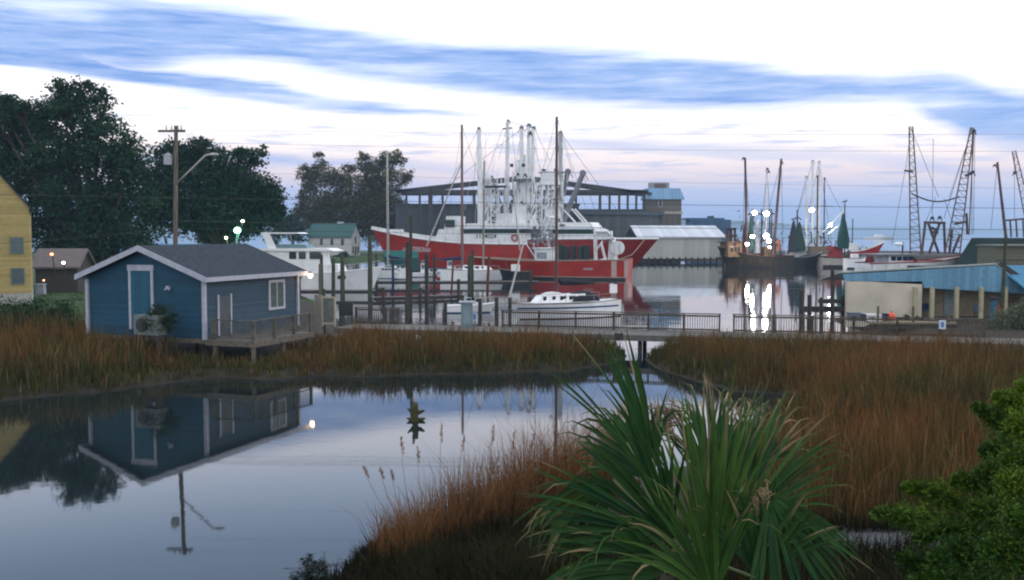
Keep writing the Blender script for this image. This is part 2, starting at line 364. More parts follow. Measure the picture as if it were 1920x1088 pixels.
# ------------------------------------------------------------------ grasses
MG = mat('marsh_grass_blades', (1, 1, 1), .85, var=.05, scale=1, attr=True, spec=.08)
def grass(name, label, n, xr, yr, inside, hfun, width, colfun, lean=.25, seed=1, plume=0.0):
    r_ = np.random.default_rng(seed)
    X = r_.uniform(*xr, n); Y = r_.uniform(*yr, n)
    # gather into tussocks
    k = n // 9; cx = r_.uniform(*xr, k); cy = r_.uniform(*yr, k); j = r_.integers(0, k, n); tus = r_.random(n) < .75
    X = np.where(tus, cx[j] + r_.normal(0, .16, n), X); Y = np.where(tus, cy[j] + r_.normal(0, .16, n), Y)
    sd = land_sd(X, Y); ok = (sd > .08) & inside(X, Y); X, Y, sd, j = X[ok], Y[ok], sd[ok], j[ok]; n = len(X)
    Z = land_z(X, Y, sd) - .03
    h = hfun(X, Y, sd) * r_.uniform(.55, 1.15, n)
    cl = r_.integers(0, 4000, n) if j is None else j; ch = np.random.default_rng(seed + 50).uniform(.5, 1.35, cl.max() + 1)[cl]; h = h * ch
    ca_ = np.random.default_rng(seed + 51).uniform(0, 6.28, cl.max() + 1)[cl]; a = ca_ + r_.normal(0, 1.0, n); l = h * lean * (r_.random(n) * 1.2 + (r_.random(n) < .12) * 1.3); a2 = r_.uniform(0, 2 * math.pi, n)
    wv = np.stack([np.cos(a2), np.sin(a2)], 1) * (width * r_.uniform(.6, 1.3, n))[:, None]
    lx, ly = np.cos(a) * l, np.sin(a) * l
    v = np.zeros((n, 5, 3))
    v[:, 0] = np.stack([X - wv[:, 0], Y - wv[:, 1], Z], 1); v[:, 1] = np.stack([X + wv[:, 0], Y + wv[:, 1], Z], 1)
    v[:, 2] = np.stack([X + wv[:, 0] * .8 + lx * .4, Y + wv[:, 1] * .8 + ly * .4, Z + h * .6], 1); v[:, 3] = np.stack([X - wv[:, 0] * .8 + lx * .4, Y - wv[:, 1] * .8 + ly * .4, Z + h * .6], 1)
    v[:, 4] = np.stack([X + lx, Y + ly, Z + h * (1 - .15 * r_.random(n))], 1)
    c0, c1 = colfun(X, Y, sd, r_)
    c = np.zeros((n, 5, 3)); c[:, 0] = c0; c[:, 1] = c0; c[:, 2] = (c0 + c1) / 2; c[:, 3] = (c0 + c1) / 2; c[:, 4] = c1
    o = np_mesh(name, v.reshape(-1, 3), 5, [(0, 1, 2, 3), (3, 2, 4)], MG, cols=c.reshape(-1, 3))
    return tag(o, label, 'grass', kind='stuff')
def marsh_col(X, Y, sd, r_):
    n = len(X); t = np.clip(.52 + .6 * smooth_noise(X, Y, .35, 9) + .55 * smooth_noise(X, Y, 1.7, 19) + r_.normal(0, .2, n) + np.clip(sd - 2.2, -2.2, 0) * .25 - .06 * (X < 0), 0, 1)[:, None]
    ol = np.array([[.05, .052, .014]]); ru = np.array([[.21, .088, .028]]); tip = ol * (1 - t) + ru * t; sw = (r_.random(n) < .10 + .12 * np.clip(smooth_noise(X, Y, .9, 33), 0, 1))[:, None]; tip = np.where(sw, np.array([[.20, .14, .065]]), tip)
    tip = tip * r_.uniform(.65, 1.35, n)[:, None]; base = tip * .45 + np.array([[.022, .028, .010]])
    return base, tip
def BW(X): return YB(X) - 1.9
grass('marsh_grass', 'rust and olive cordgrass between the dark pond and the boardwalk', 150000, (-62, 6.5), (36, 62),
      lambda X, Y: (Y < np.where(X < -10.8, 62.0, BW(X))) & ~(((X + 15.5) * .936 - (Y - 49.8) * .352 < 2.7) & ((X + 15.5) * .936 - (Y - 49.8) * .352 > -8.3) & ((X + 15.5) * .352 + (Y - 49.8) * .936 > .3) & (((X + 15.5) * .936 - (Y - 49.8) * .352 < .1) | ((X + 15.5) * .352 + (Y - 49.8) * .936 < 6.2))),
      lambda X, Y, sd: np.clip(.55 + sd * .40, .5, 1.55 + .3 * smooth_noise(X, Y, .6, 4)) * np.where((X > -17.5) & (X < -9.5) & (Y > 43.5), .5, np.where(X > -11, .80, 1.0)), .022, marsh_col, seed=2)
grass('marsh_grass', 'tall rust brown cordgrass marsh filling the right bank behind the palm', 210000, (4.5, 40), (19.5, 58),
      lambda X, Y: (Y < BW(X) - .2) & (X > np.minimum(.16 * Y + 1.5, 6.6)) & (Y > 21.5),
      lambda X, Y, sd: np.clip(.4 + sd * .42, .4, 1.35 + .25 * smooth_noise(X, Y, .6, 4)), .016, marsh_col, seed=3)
def sd_near(X, Y): return sdist(np.stack([X, Y], 1), pond_poly)
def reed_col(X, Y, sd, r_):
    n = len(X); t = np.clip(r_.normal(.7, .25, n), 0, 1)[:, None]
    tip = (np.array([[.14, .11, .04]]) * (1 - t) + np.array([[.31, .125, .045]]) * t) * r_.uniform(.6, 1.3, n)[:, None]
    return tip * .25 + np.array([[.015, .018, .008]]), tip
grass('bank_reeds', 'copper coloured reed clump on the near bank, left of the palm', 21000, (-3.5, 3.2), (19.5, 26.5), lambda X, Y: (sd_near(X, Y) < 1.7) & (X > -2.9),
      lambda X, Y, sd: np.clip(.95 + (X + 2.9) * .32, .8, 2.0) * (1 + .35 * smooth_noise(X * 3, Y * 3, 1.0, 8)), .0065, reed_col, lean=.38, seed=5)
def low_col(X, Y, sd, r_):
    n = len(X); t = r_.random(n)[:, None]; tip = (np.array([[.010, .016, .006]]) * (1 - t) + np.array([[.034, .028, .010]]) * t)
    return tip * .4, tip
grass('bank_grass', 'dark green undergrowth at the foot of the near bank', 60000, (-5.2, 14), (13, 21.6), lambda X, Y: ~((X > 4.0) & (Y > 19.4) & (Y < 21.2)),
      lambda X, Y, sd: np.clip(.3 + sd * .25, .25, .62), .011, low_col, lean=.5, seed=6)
grass('yard_grass', 'dark mown lawn between the yellow house and the blue hut', 60000, (-75, -19), (62, 108), lambda X, Y: (X > -200), lambda X, Y, sd: np.full(len(X), .12), .03,
      lambda X, Y, sd, r_: (np.tile(np.array([[.02, .05, .012]]), (len(X), 1)), np.array([[.035, .085, .02]]) * r_.uniform(.6, 1.4, len(X))[:, None]), lean=.5, seed=7)

# plume stalks standing above the reed clump, each one countable
def plume(px, ptop, py, Y, lean, label):
    b = G(px, py); b = W(px, py, Y); z0 = float(land_z(np.array([b.x]), np.array([Y]))[0]); z0 = max(z0, .0)
    tp = W(ptop[0], ptop[1], Y)
    t = thing('reed_stalk', label, 'reed', (b.x, Y, z0), 0, 'seed headed reeds on the near bank')
    d = tp - Vector((b.x, Y, z0)); pts = [d * k + Vector((-.06 * math.sin(k * 3.1), 0, 0)) for k in (0, .25, .5, .75, .9, 1)]
    MB().tube(pts, .009, 5, r2=.003).build('stem', mat('reed_stem', (.22, .13, .06), .8), t)
    m = MB(); r_ = random.Random(px)
    for i in range(46):
        k = r_.uniform(.80, 1.0); p = d * k; w_ = .05 * math.sin((k - .78) / .24 * math.pi) + .008
        q_ = p + Vector((r_.uniform(-w_, w_), r_.uniform(-w_, w_), .05)); n_ = Vector((r_.uniform(-1, 1), r_.uniform(-1, 1), 0)).normalized() * .006
        m.add([p - n_, p + n_, q_ + n_, q_ - n_ + Vector((0, 0, .03))], [(0, 1, 2, 3)])
    m.build('seed_head', mat('reed_plume', (.30, .21, .15), .95), t)
for i, (px, pt, py, Y, lb) in enumerate([
    (742, (680, 876), 1010, 23.2, 'leftmost pale seed headed reed, leaning out over the water'),
    (752, (712, 880), 1010, 23.4, 'second reed from the left, thin head over open water'),
    (762, (733, 884), 1000, 23.6, 'short reed just left of the tallest feathery one'),
    (775, (752, 822), 1000, 23.4, 'tall feathery reed standing right under the mossy stump'),
    (800, (783, 840), 995, 23.2, 'slim reed between the feathery reed and the straight tall reed'),
    (832, (828, 795), 990, 23.6, 'tallest straight reed in the middle of the clump'),
    (860, (870, 818), 985, 23.5, 'reed with a hooked split head right of the tallest one'),
    (920, (925, 800), 975, 23.8, 'tall thin reed before the reflected white mast'),
    (955, (965, 812), 970, 24.0, 'reed with a narrow head between two reflected masts'),
    (985, (1000, 815), 965, 24.0, 'rightmost tall reed beside the palm leaves')]):
    plume(px, pt, py, Y, 0, lb)

# ------------------------------------------------------------------ trees
LEAF = mat('tree_leaves', (1, 1, 1), .8, var=.1, scale=.4, attr=True, spec=.06)
BARK = mat('tree_bark', (.07, .055, .04), .95, var=.2, scale=5, bump=.5)
def leaves(blobs, n, size, col, r_, gap=.0):
    """blobs (x,y,z,r): clumped leaf faces through each blob's volume, denser to the outside"""
    bl = np.array(blobs); wgt = bl[:, 3] ** 2; k = r_.choice(len(bl), n // 22 + 1, p=wgt / wgt.sum())
    d = r_.normal(size=(len(k), 3)); d /= np.linalg.norm(d, axis=1)[:, None]
    rad = bl[k, 3] * (r_.random(len(k)) ** .38) * r_.uniform(.86, 1.16, len(k)); c = bl[k, :3] + d * rad[:, None] * np.array([1, 1, .85])
    j = r_.integers(0, len(k), n); cs = (bl[k, 3] * .17 + size * .8)[j]
    P = c[j] + r_.normal(size=(n, 3)) * cs[:, None] * np.array([.75, .75, .5])
    nn = r_.normal(size=(n, 3)) + np.array([0, 0, .6]); nn /= np.linalg.norm(nn, axis=1)[:, None]
    a = np.cross(nn, r_.normal(size=(n, 3))); a /= np.linalg.norm(a, axis=1)[:, None]; b = np.cross(nn, a)
    s = (size * r_.uniform(.5, 1.2, n))[:, None]
    v = np.stack([P - a * s, P + b * s * .5, P + a * s, P - b * s * .5], 1)
    clump = r_.uniform(.55, 1.45, len(k))[j]; t = r_.random(n)[:, None]
    cl_ = (np.array([col[0]]) * (1 - t) + np.array([col[1]]) * t) * (clump * r_.uniform(.75, 1.25, n))[:, None]
    return v.reshape(-1, 3), np.repeat(cl_, 4, 0)
def tree(name, label, base, blobs, n, size, col, trunk_r, seed, group=None, ymid=None, cat='tree'):
    """blobs in photo pixels (px,py,r px) at the tree's own distance"""
    r_ = np.random.default_rng(seed); Y = base.y
    root = thing(name, label, cat, base, 0, group)
    bb = []
    for b in blobs:
        p = W(b[0], b[1], Y + (b[3] if len(b) > 3 else 0)); rr_ = b[2] / F * p.y; p2 = p - base; bb.append((p2.x, p2.y, p2.z, rr_))
    m = MB(); rnd = random.Random(seed)
    zt = min(q[2] for q in bb) * .5 + .6; fork = Vector((0, 0, max(zt, 1.5) if trunk_r > .15 else .15))
    m.tube([(0, 0, -.3), (0.05, 0, fork.z * .5), fork], [trunk_r * 1.25, trunk_r, trunk_r * .8], 9)
    for q in bb:
        e = Vector(q[:3]); mid = fork.lerp(e, .5) + Vector((rnd.uniform(-.6, .6), rnd.uniform(-.6, .6), rnd.uniform(-.2, .8)))
        r1 = trunk_r * min(.6, .25 + q[3] * .08)
        m.tube([fork, mid, e], [r1, r1 * .6, r1 * .25], 6)
        for _ in range(5):
            dd = Vector((rnd.uniform(-1, 1), rnd.uniform(-1, 1), rnd.uniform(-.3, 1))).normalized() * q[3] * .95
            m.tube([mid.lerp(e, .6), e + dd * .5, e + dd], [r1 * .3, r1 * .18, r1 * .06], 4)
    m.build('trunk', BARK, root, True)
    v, c = leaves(bb, n, size, col, r_)
    np_mesh('crown', v, 4, [(0, 1, 2, 3)], LEAF, root, c)
    return root
OAK = ((.014, .046, .028), (.026, .068, .032))
tree('oak_tree', 'largest dark live oak towering behind the blue hut at the left', Vector((-47.5, 112, .9)),
     [(130, 195, 42), (85, 225, 40, 2), (175, 230, 45), (40, 245, 55, 3), (-10, 220, 42), (110, 290, 62), (205, 280, 58), (245, 310, 42), (50, 330, 70, 3), (-20, 300, 60, 2), (150, 370, 75), (235, 370, 58, 2),
      (85, 420, 60, 2), (190, 440, 62), (250, 440, 50), (120, 470, 45), (-5, 190, 22), (30, 200, 25), (150, 168, 22), (115, 165, 20), (190, 185, 25)], 56000, .26, OAK, 1.0, 21)
tree('oak_tree', 'rounded dark tree right of the street lamp pole, behind the green lights', Vector((-39, 132, .9)),
     [(330, 300, 42), (370, 285, 32), (410, 310, 42), (300, 340, 45, 2), (365, 350, 60), (440, 345, 45), (480, 360, 42), (510, 370, 26), (420, 395, 50), (490, 400, 40), (340, 400, 48), (300, 400, 40, 3), (470, 300, 22), (490, 285, 13), (455, 290, 16), (520, 395, 16), (380, 430, 30), (460, 430, 28)],
     46000, .27, OAK, .7, 22)
SP_ = ((.035, .07, .022), (.11, .085, .03))
tree('shore_tree', 'tall open crowned tree directly behind the green roofed white house', Vector((-64, 288, .9)),
     [(570, 325, 18), (585, 345, 20), (600, 310, 14), (598, 290, 9), (620, 330, 20), (640, 350, 26), (600, 385, 34), (640, 390, 38), (580, 410, 26), (560, 400, 14), (615, 420, 30), (655, 320, 15), (565, 385, 12), (590, 330, 16), (575, 365, 16)], 26000, .34, SP_, .5, 23)
tree('shore_tree', 'tree with ragged browning crown between the white house and the steel frame', Vector((-46, 284, .9)),
     [(690, 310, 22), (720, 300, 18), (745, 300, 14), (715, 320, 26), (680, 350, 32), (740, 335, 24), (765, 332, 13), (700, 390, 40), (735, 390, 30), (670, 400, 36), (745, 420, 28), (705, 430, 36), (660, 430, 20), (680, 295, 10), (742, 290, 9), (765, 395, 14), (705, 345, 24), (725, 365, 24)], 34000, .34, SP_, .5, 24)
tree('shore_tree', 'low dark tree filling the gap left of the white house', Vector((-63, 262, .9)),
     [(545, 420, 20), (525, 430, 18), (560, 440, 18), (510, 445, 15)], 4000, .36, OAK, .3, 25)
tree('bush', 'round dark hedge bush in front of the white house', Vector((-47.5, 246, .9)), [(645, 482, 9), (660, 486, 8), (632, 486, 8)], 2500, .25, OAK, .12, 26, cat='bush')
tree('bush', 'grey green bush at the right edge beside the porch', Vector((33.2, 64, .9)),
     [(1880, 600, 26), (1905, 590, 24), (1925, 610, 30), (1870, 622, 22), (1900, 630, 25), (1925, 575, 18)], 15000, .055, ((.08, .10, .06), (.17, .19, .13)), .08, 27, cat='bush')
tree('shrub', 'dark green shrub against the gable wall of the blue hut', Vector((-18.0, 49.6, .4)), [(300, 588, 22), (285, 600, 22), (318, 600, 18), (300, 610, 26)], 5000, .05, ((.012, .03, .012), (.03, .05, .02)), .05, 28, cat='bush')
tree('bush', 'dark bush on the lawn left of the blue hut', Vector((-36, 68, .9)), [(60, 598, 45), (120, 592, 30), (5, 600, 45)], 9000, .09, ((.012, .035, .012), (.02, .05, .018)), .1, 29, cat='bush')
tree('bush', 'low hedge along the wall right of the cream building corner', Vector((28.6, 67.2, .9)), [(1700, 600, 9), (1720, 602, 9), (1685, 602, 8)], 3500, .05, OAK, .05, 30, cat='bush')
tree('bush', 'dark rounded bush tip at the bottom edge, left of the reed bank', Vector((-3.75, 19.3, .2)), [(585, 1075, 26), (575, 1050, 12), (600, 1060, 14), (570, 1095, 30), (610, 1095, 26)], 6000, .022, ((.010, .022, .014), (.02, .035, .02)), .03, 31, cat='bush')

# ------------------------------------------------------------------ buildings
def wbox(m, x0, x1, y0, y1, z0, z1, mi=0): m.box(((x0 + x1) / 2, (y0 + y1) / 2, (z0 + z1) / 2), (x1 - x0, y1 - y0, z1 - z0), 0, mi)
# blue hut on stilts
hut = thing('blue_hut', 'blue clapboard hut on stilts with dark gable roof and porch deck', 'hut', (-15.5, 49.8, 0), R(-20.6))
SID = planks('blue_clapboard', (.008, .064, .118), 2, .16, .05)
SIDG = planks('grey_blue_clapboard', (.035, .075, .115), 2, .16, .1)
TRIM = mat('white_trim', (.40, .42, .50), .6, var=.08)
ROOF = mat('dark_shingles', (.045, .058, .075), .95, var=.15, scale=5, bump=.5, spec=.1)
ex0, ex1, ey0, ey1 = -8.45, 0.0, 0.0, 9.4; wx0, wx1, wy0, wy1 = -7.95, -.45, .45, 8.95; ez, pz = 4.62, 6.2; xm = (ex0 + ex1) / 2
m = MB(); th = .12
zc = lambda x: ez + (pz - ez) * (1 - abs(x - xm) / (ex1 - xm)) - .18
m.prism([(wx0, wy0, 1.55), (wx1, wy0, 1.55), (wx1, wy0, zc(wx1)), (xm, wy0, zc(xm)), (wx0, wy0, zc(wx0))], (0, th, 0), 0)
m.prism([(wx0, wy1 - th, 1.55), (wx1, wy1 - th, 1.55), (wx1, wy1 - th, zc(wx1)), (xm, wy1 - th, zc(xm)), (wx0, wy1 - th, zc(wx0))], (0, th, 0), 0)
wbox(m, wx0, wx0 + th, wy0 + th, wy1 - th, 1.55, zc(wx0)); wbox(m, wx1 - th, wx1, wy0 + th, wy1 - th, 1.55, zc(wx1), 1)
m.build('wall', [SID, SIDG], hut)
m = MB()
for x_ in (ex0, ex1):
    m.prism([(x_, ey0, ez), (xm, ey0, pz), (xm, ey0, pz + .12), (x_, ey0, ez + .12)], (0, ey1, 0))
m.build('roof', ROOF, hut)
m = MB()
for x_ in (ex0, ex1): m.prism([(x_, ey0 - .03, ez - .16), (xm, ey0 - .03, pz - .16), (xm, ey0 - .03, pz + .13), (x_, ey0 - .03, ez + .13)], (0, .04, 0))
wbox(m, ex1, ex1 + .04, ey0, ey1, ez - .14, ez + .10); wbox(m, ex0 - .04, ex0, ey0, ey1, ez - .14, ez + .10)
m.build('fascia', TRIM, hut)
for x_ in (wx0 - .04, wx1 + .04):
    for y_ in (wy0 - .04, wy1 + .04): m = MB(); wbox(m, x_ - .09, x_ + .09, y_ - .09, y_ + .09, 1.5, 4.5); m.build('corner_trim', TRIM, hut)
m = MB(); wbox(m, wx0, wx1, wy0, wy1, 1.3, 1.54); m.build('floor', WOOD, hut)
for x_ in (-7.6, -4.2, -.8):
    for y_ in (.9, 4.6, 8.4): MB().tube([(x_, y_, -.3), (x_, y_, 1.3)], .13, 7).build('stilt', WOODD, hut)
# door in the gable wall
dr = MB(); wbox(dr, -5.05, -3.75, wy0 - .06, wy0 - .003, 1.9, 5.0); dr = dr.build('door', planks('blue_door', (.012, .095, .155), 0, .4, .04), hut)
m = MB(); wbox(m, -5.2, -5.05, wy0 - .09, wy0 - .003, 1.9, 5.0); wbox(m, -3.75, -3.6, wy0 - .09, wy0 - .003, 1.9, 5.0); wbox(m, -5.25, -3.55, wy0 - .10, wy0 - .003, 5.0, 5.3); m.build('door_frame', TRIM, dr)
# side door and window
m = MB(); wbox(m, wx1 + .003, wx1 + .05, 1.6, 2.55, 1.6, 3.65); d2 = m.build('door', mat('dark_side_door', (.05, .07, .08), .5), hut)
m = MB(); wbox(m, wx1 + .003, wx1 + .08, 1.48, 1.6, 1.6, 3.75); wbox(m, wx1 + .003, wx1 + .08, 2.55, 2.67, 1.6, 3.75); m.build('door_frame', TRIM, d2)
wn = MB(); wbox(wn, wx1 + .003, wx1 + .04, 6.2, 7.5, 2.75, 4.15); wn = wn.build('window', mat('reflecting_pane', (.10, .13, .12), .1), hut)
m = MB()
for y0, y1, z0, z1 in ((6.05, 6.2, 2.6, 4.3), (7.5, 7.65, 2.6, 4.3), (6.2, 7.5, 4.15, 4.3), (6.2, 7.5, 2.6, 2.75), (6.82, 6.88, 2.75, 4.15)): wbox(m, wx1 + .003, wx1 + .09, y0, y1, z0, z1)
m.build('window_frame', TRIM, wn)
# porch deck on the right side
dk = MB(); wbox(dk, wx1 + .02, 2.55, .5, 5.9, 1.32, 1.5); dk = dk.build('porch_deck', DECKW, hut)
m = MB(); wbox(m, wx1 + .02, 2.60, .44, .5, 1.22, 1.52); wbox(m, 2.55, 2.60, .5, 5.95, 1.22, 1.52); m.build('rim_board', WOOD, dk)
rl = MB()
for x_, y_ in ((.0, .56), (2.45, .56), (2.45, 2.4), (2.45, 4.2), (2.45, 5.8)): wbox(rl, x_ - .07, x_ + .07, y_ - .07, y_ + .07, 1.5, 2.58)
wbox(rl, 0, 2.5, .5, .62, 2.52, 2.57); wbox(rl, 2.4, 2.5, .62, 5.9, 2.52, 2.57); wbox(rl, 0, 2.45, .54, .59, 1.62, 1.68); wbox(rl, 2.42, 2.47, .6, 5.8, 1.62, 1.68)
for i in range(16): wbox(rl, .14 + i * .145, .17 + i * .145, .55, .58, 1.68, 2.52)
for i in range(34): wbox(rl, 2.43, 2.46, .7 + i * .15, .73 + i * .15, 1.68, 2.52)
rl.build('porch_railing', mat('grey_rail_wood', (.13, .12, .10), .85, var=.2), hut)
for x_, y_ in ((2.4, .6), (2.4, 3.2), (2.4, 5.7), (.1, .6)): MB().tube([(x_, y_, -.4), (x_, y_, 1.3)], .12, 7).build('porch_post', WOOD, hut)
wl = MB(); wl.box((-2.6, wy0 - .1, 4.15), (.18, .2, .16)).sphere((-2.72, wy0 - .18, 4.05), .06, 8).sphere((-2.48, wy0 - .18, 4.05), .06, 8); wl.build('wall_light', TRIM, hut)
# corner lamp under the far eave
lp = thing('eave_lamp', 'glowing orange lamp hanging from the far eave corner of the blue hut', 'lamp', W(582, 517, 58.4))
MB().box((0, 0, .16), (.08, .08, .18)).tube([(0, 0, .06), (0, 0, .2)], .07, 8).build('bracket', DRK, lp)
MB().sphere((0, 0, 0), .13, 12).build('bulb', mat('orange_bulb', (1, .7, .4), .5, emit=((1, .62, .30), 26)), lp, True)
# air conditioner units on a stand
for px, lb, s_ in ((268, 'pale air conditioner unit standing at the hut gable wall, left of the shrub', 1.0),):
    a = thing('air_conditioner', lb, 'air conditioner', (hut.matrix_world @ Vector((0, 0, 0))))
    p = W(px, 600, 48.6); a.location = (p.x, p.y + 1.0, 0); a.rotation_euler = (0, 0, R(-20.6))
    MB().box((0, 0, 2.35), (1.5, .7, 1.0)).build('casing', mat('ac_grey', (.15, .18, .18), .6), a)
    MB().tube([(-.25, -.36, 2.35), (-.25, -.38, 2.35)], .36, 16).build('fan_grille', DRK, a)
    m = MB()
    for x_ in (-.7, .7):
        for y_ in (-.3, .3): wbox(m, x_ - .05, x_ + .05, y_ - .05, y_ + .05, -.2, 1.84)
    m.build('stand', WOODD, a)

# yellow house
yh = thing('yellow_house', 'tall yellow house with small windows at the left edge', 'house', (-41.0, 84, .9), R(25))
YW = planks('yellow_siding', (.40, .31, .12), 2, .2, .06)
m = MB(); m.prism([(-13, 0, .9), (0, 0, .9), (0, 0, 8.2), (-6.5, 0, 16.4), (-13, 0, 8.2)], (0, 9, 0)); m.build('wall', YW, yh)
m = MB(); m.prism([(-13.03, -.03, -.2), (.03, -.03, -.2), (.03, -.03, .93), (-13.03, -.03, .93)], (0, 9.06, 0)); m.build('foundation', mat('pale_block', (.38, .38, .36), .9), yh)
m = MB()
for s_ in (-1, 1): m.prism([(-6.5 + s_ * 6.8, -.15, 7.85), (-6.5, -.15, 16.42), (-6.5, -.15, 16.6), (-6.5 + s_ * 6.8, -.15, 8.02)], (0, 9.3, 0))
m.build('roof', ROOF, yh)
for x_, z_ in ((-1.0, 5.0), (-1.0, 2.4), (-5.5, 5.0), (-5.5, 2.4)):
    p_ = MB(); wbox(p_, x_ - .42, x_ + .42, -.04, -.004, z_ - .6, z_ + .6); p_ = p_.build('window', mat('dull_pane', (.08, .11, .12), .15), yh)
    m = MB(); wbox(m, x_ - .52, x_ - .42, -.07, -.004, z_ - .7, z_ + .7); wbox(m, x_ + .42, x_ + .52, -.07, -.004, z_ - .7, z_ + .7); wbox(m, x_ - .42, x_ + .42, -.07, -.004, z_ + .6, z_ + .7); wbox(m, x_ - .42, x_ + .42, -.07, -.004, z_ - .7, z_ - .6); m.build('window_frame', mat('dark_green_trim', (.10, .16, .14), .7), p_)

def gable_house(name, label, loc, rz, L, Wd, hw, hr, wallm, roofm, ov=.4, wins=(), cat='house', winm=None):
    """ridge along local x; gable ends at x=0 and x=L; front side y=0"""
    t = thing(name, label, cat, loc, rz); m = MB()
    m.prism([(0, 0, -.3), (0, Wd, -.3), (0, Wd, hw), (0, Wd / 2, hr), (0, 0, hw)], (L, 0, 0)); m.build('wall', wallm, t)
    m = MB(); sl = (hr - hw) / (Wd / 2)
    for s_ in (0, 1):
        y0 = -ov if s_ == 0 else Wd + ov
        m.prism([(-ov, y0, hw - ov * sl + .03), (-ov, Wd / 2, hr + .03), (-ov, Wd / 2, hr + .25), (-ov, y0, hw - ov * sl + .22)], (L + 2 * ov, 0, 0))
    rf = m.build('roof', roofm, t)
    for (side, a, z, w_, h_) in wins:
        m = MB()
        if side == 'f': wbox(m, a - w_ / 2, a + w_ / 2, -.06, -.004, z - h_ / 2, z + h_ / 2)
        else: wbox(m, L + .004, L + .06, a - w_ / 2, a + w_ / 2, z - h_ / 2, z + h_ / 2)
        m.build('window', winm or GLS, t)
    return t, rf
# white house with green roof : gable end faces right and towards us
p0 = G(575, 474, 1.0); p0.y = 262; p0 = W(578, 474, 262); 
wh, rf = gable_house('white_house', 'white clapboard house with green roof beyond the motor yacht', (p0.x, 262, .8), R(-14), 12.2, 6.2, 5.2, 8.4,
    planks('white_clapboard', (.50, .50, .49), 2, .25, .08), mat('green_roof', (.012, .085, .085), .6, var=.1), .35,
    [('f', 3.8, 3.7, .8, 1.7), ('f', 6.8, 3.7, .8, 1.7), ('f', 9.8, 3.7, .8, 1.7), ('g', 3.0, 4.2, .8, 1.7), ('g', 1.4, 1.6, .8, 1.8), ('g', 4.6, 1.6, .8, 1.8), ('f', 2.2, 1.3, .8, 1.7)])
MB().box((8.0, 3.1, 8.7), (1.6, .8, .7)).build('chimney', TRIM, rf)
MB().box((12.23, 3.0, 1.3), (.08, 1.0, 2.2)).build('door', mat('brown_door', (.10, .07, .05), .7), wh)

# blue roofed sheds behind the hut
s1, _ = gable_house('shed', 'long low shed with bright blue metal roof behind the street lamp pole', W(222, 462, 150) - Vector((0, 0, 0)), R(2), 17, 7, 2.1, 3.1,
    mat('dark_shed_wall', (.05, .045, .04), .9), planks('bright_blue_metal_roof', (.03, .17, .32), 0, .5, .08), .5, cat='shed')
s1.location.z = 1.9
m = MB()
for i in range(5): wbox(m, 9.2 + i * 1.5, 9.7 + i * 1.5, -.1, -.02, .2, 1.9)
m.build('post', mat('orange_stained_post', (.28, .09, .03), .8), s1)
s2, _ = gable_house('shed', 'pale grey metal roofed shed glimpsed under the rounded dark tree', W(365, 425, 170), R(-12), 5.5, 5, 1.0, 2.2, mat('grey_shed_wall', (.12, .13, .14), .9), mat('pale_metal_roof', (.40, .42, .45), .5), .4, cat='shed')
s2.location.z = 7.0 - .3
MB().box((2.7, 2.5, -3.4), (5.0, 4.5, 6.2)).build('lower_wall', mat('grey_shed_wall', (.12, .13, .14), .9), s2)
s3, _ = gable_house('shed', 'small brown roofed outbuilding beside the yellow house', W(66, 522, 100), R(3), 4.2, 4, 2.7, 4.2, mat('brown_shed_wall', (.06, .05, .045), .9), mat('dull_brown_roof', (.15, .13, .13), .8), .4, cat='shed')
s3.location.z = .9

def emissive(name, label, cat, loc, r, color, st, post=None, lit=0, group=None, cone=False):
    r = r * .74; t = thing(name, label, cat, loc, 0, group)
    MB().sphere((0, 0, 0), r, 12, sc=(1, .8, .8)).build('lens', mat('glow_%.2f_%.2f_%.0f' % (color[1], color[2], st), (1, 1, 1), .5, emit=(color, st)), t, True)
    m = MB(); m.tube([(0, r * .3, r * .2), (0, r * 1.5, r * .9)], r * 1.05, 10, r2=r * .5)
    if post: m.tube([(0, r * .8, 0), (post[0], post[1], post[2])], .06, 6)
    m.build('housing', DRK, t)
    if lit:
        l = bpy.data.lights.new('lamp_light', 'POINT'); l.energy = lit; l.color = color; l.shadow_soft_size = r
        lo = bpy.data.objects.new('lamp_light', l); COL.objects.link(lo); lo.parent = t; lo.location = (0, -r * 1.4, -r)
    return t
emissive('dock_light', 'white dock floodlight at the top of the green lit trio', 'lamp', W(455, 415, 124), .26, (.9, 1, .7), 8, (-1.5, 0, -5), 60)
emissive('dock_light', 'green white floodlight in the middle of the green lit trio', 'lamp', W(445, 432, 124), .60, (.25, 1, .6), 7, (-.8, 0, -4), 700)
emissive('dock_light', 'lowest lamp of the green lit trio, above the hut roof', 'lamp', W(424, 446, 124), .24, (.9, 1, .6), 8, (.6, 0, -3), 60)
emissive('tail_light', 'red orange light under the brown outbuilding roof', 'lamp', W(97, 477, 98), .22, (1, .15, .04), 7, (0, .6, -2.0), 0)
emissive('yard_light', 'bright white yard light beside the brown outbuilding', 'lamp', W(119, 493, 98), .2, (1, .95, .7), 14, (0, .5, -2.0), 10)
emissive('yard_light', 'small orange light low beside the yellow house', 'lamp', W(82, 526, 98), .14, (1, .4, .15), 3, (0, .4, -1), 0)
pb = thing('utility_box', 'pale plastic box on the lawn by the yellow house', 'box', W(77, 548, 97.5)); pb.location.z = .85
MB().box((0, 0, .5), (.8, .6, 1.0), taper=.9).build('body', mat('pale_plastic', (.3, .33, .42), .6), pb); MB().box((0, 0, 1.04), (.85, .65, .08)).build('lid', TRIM, pb)

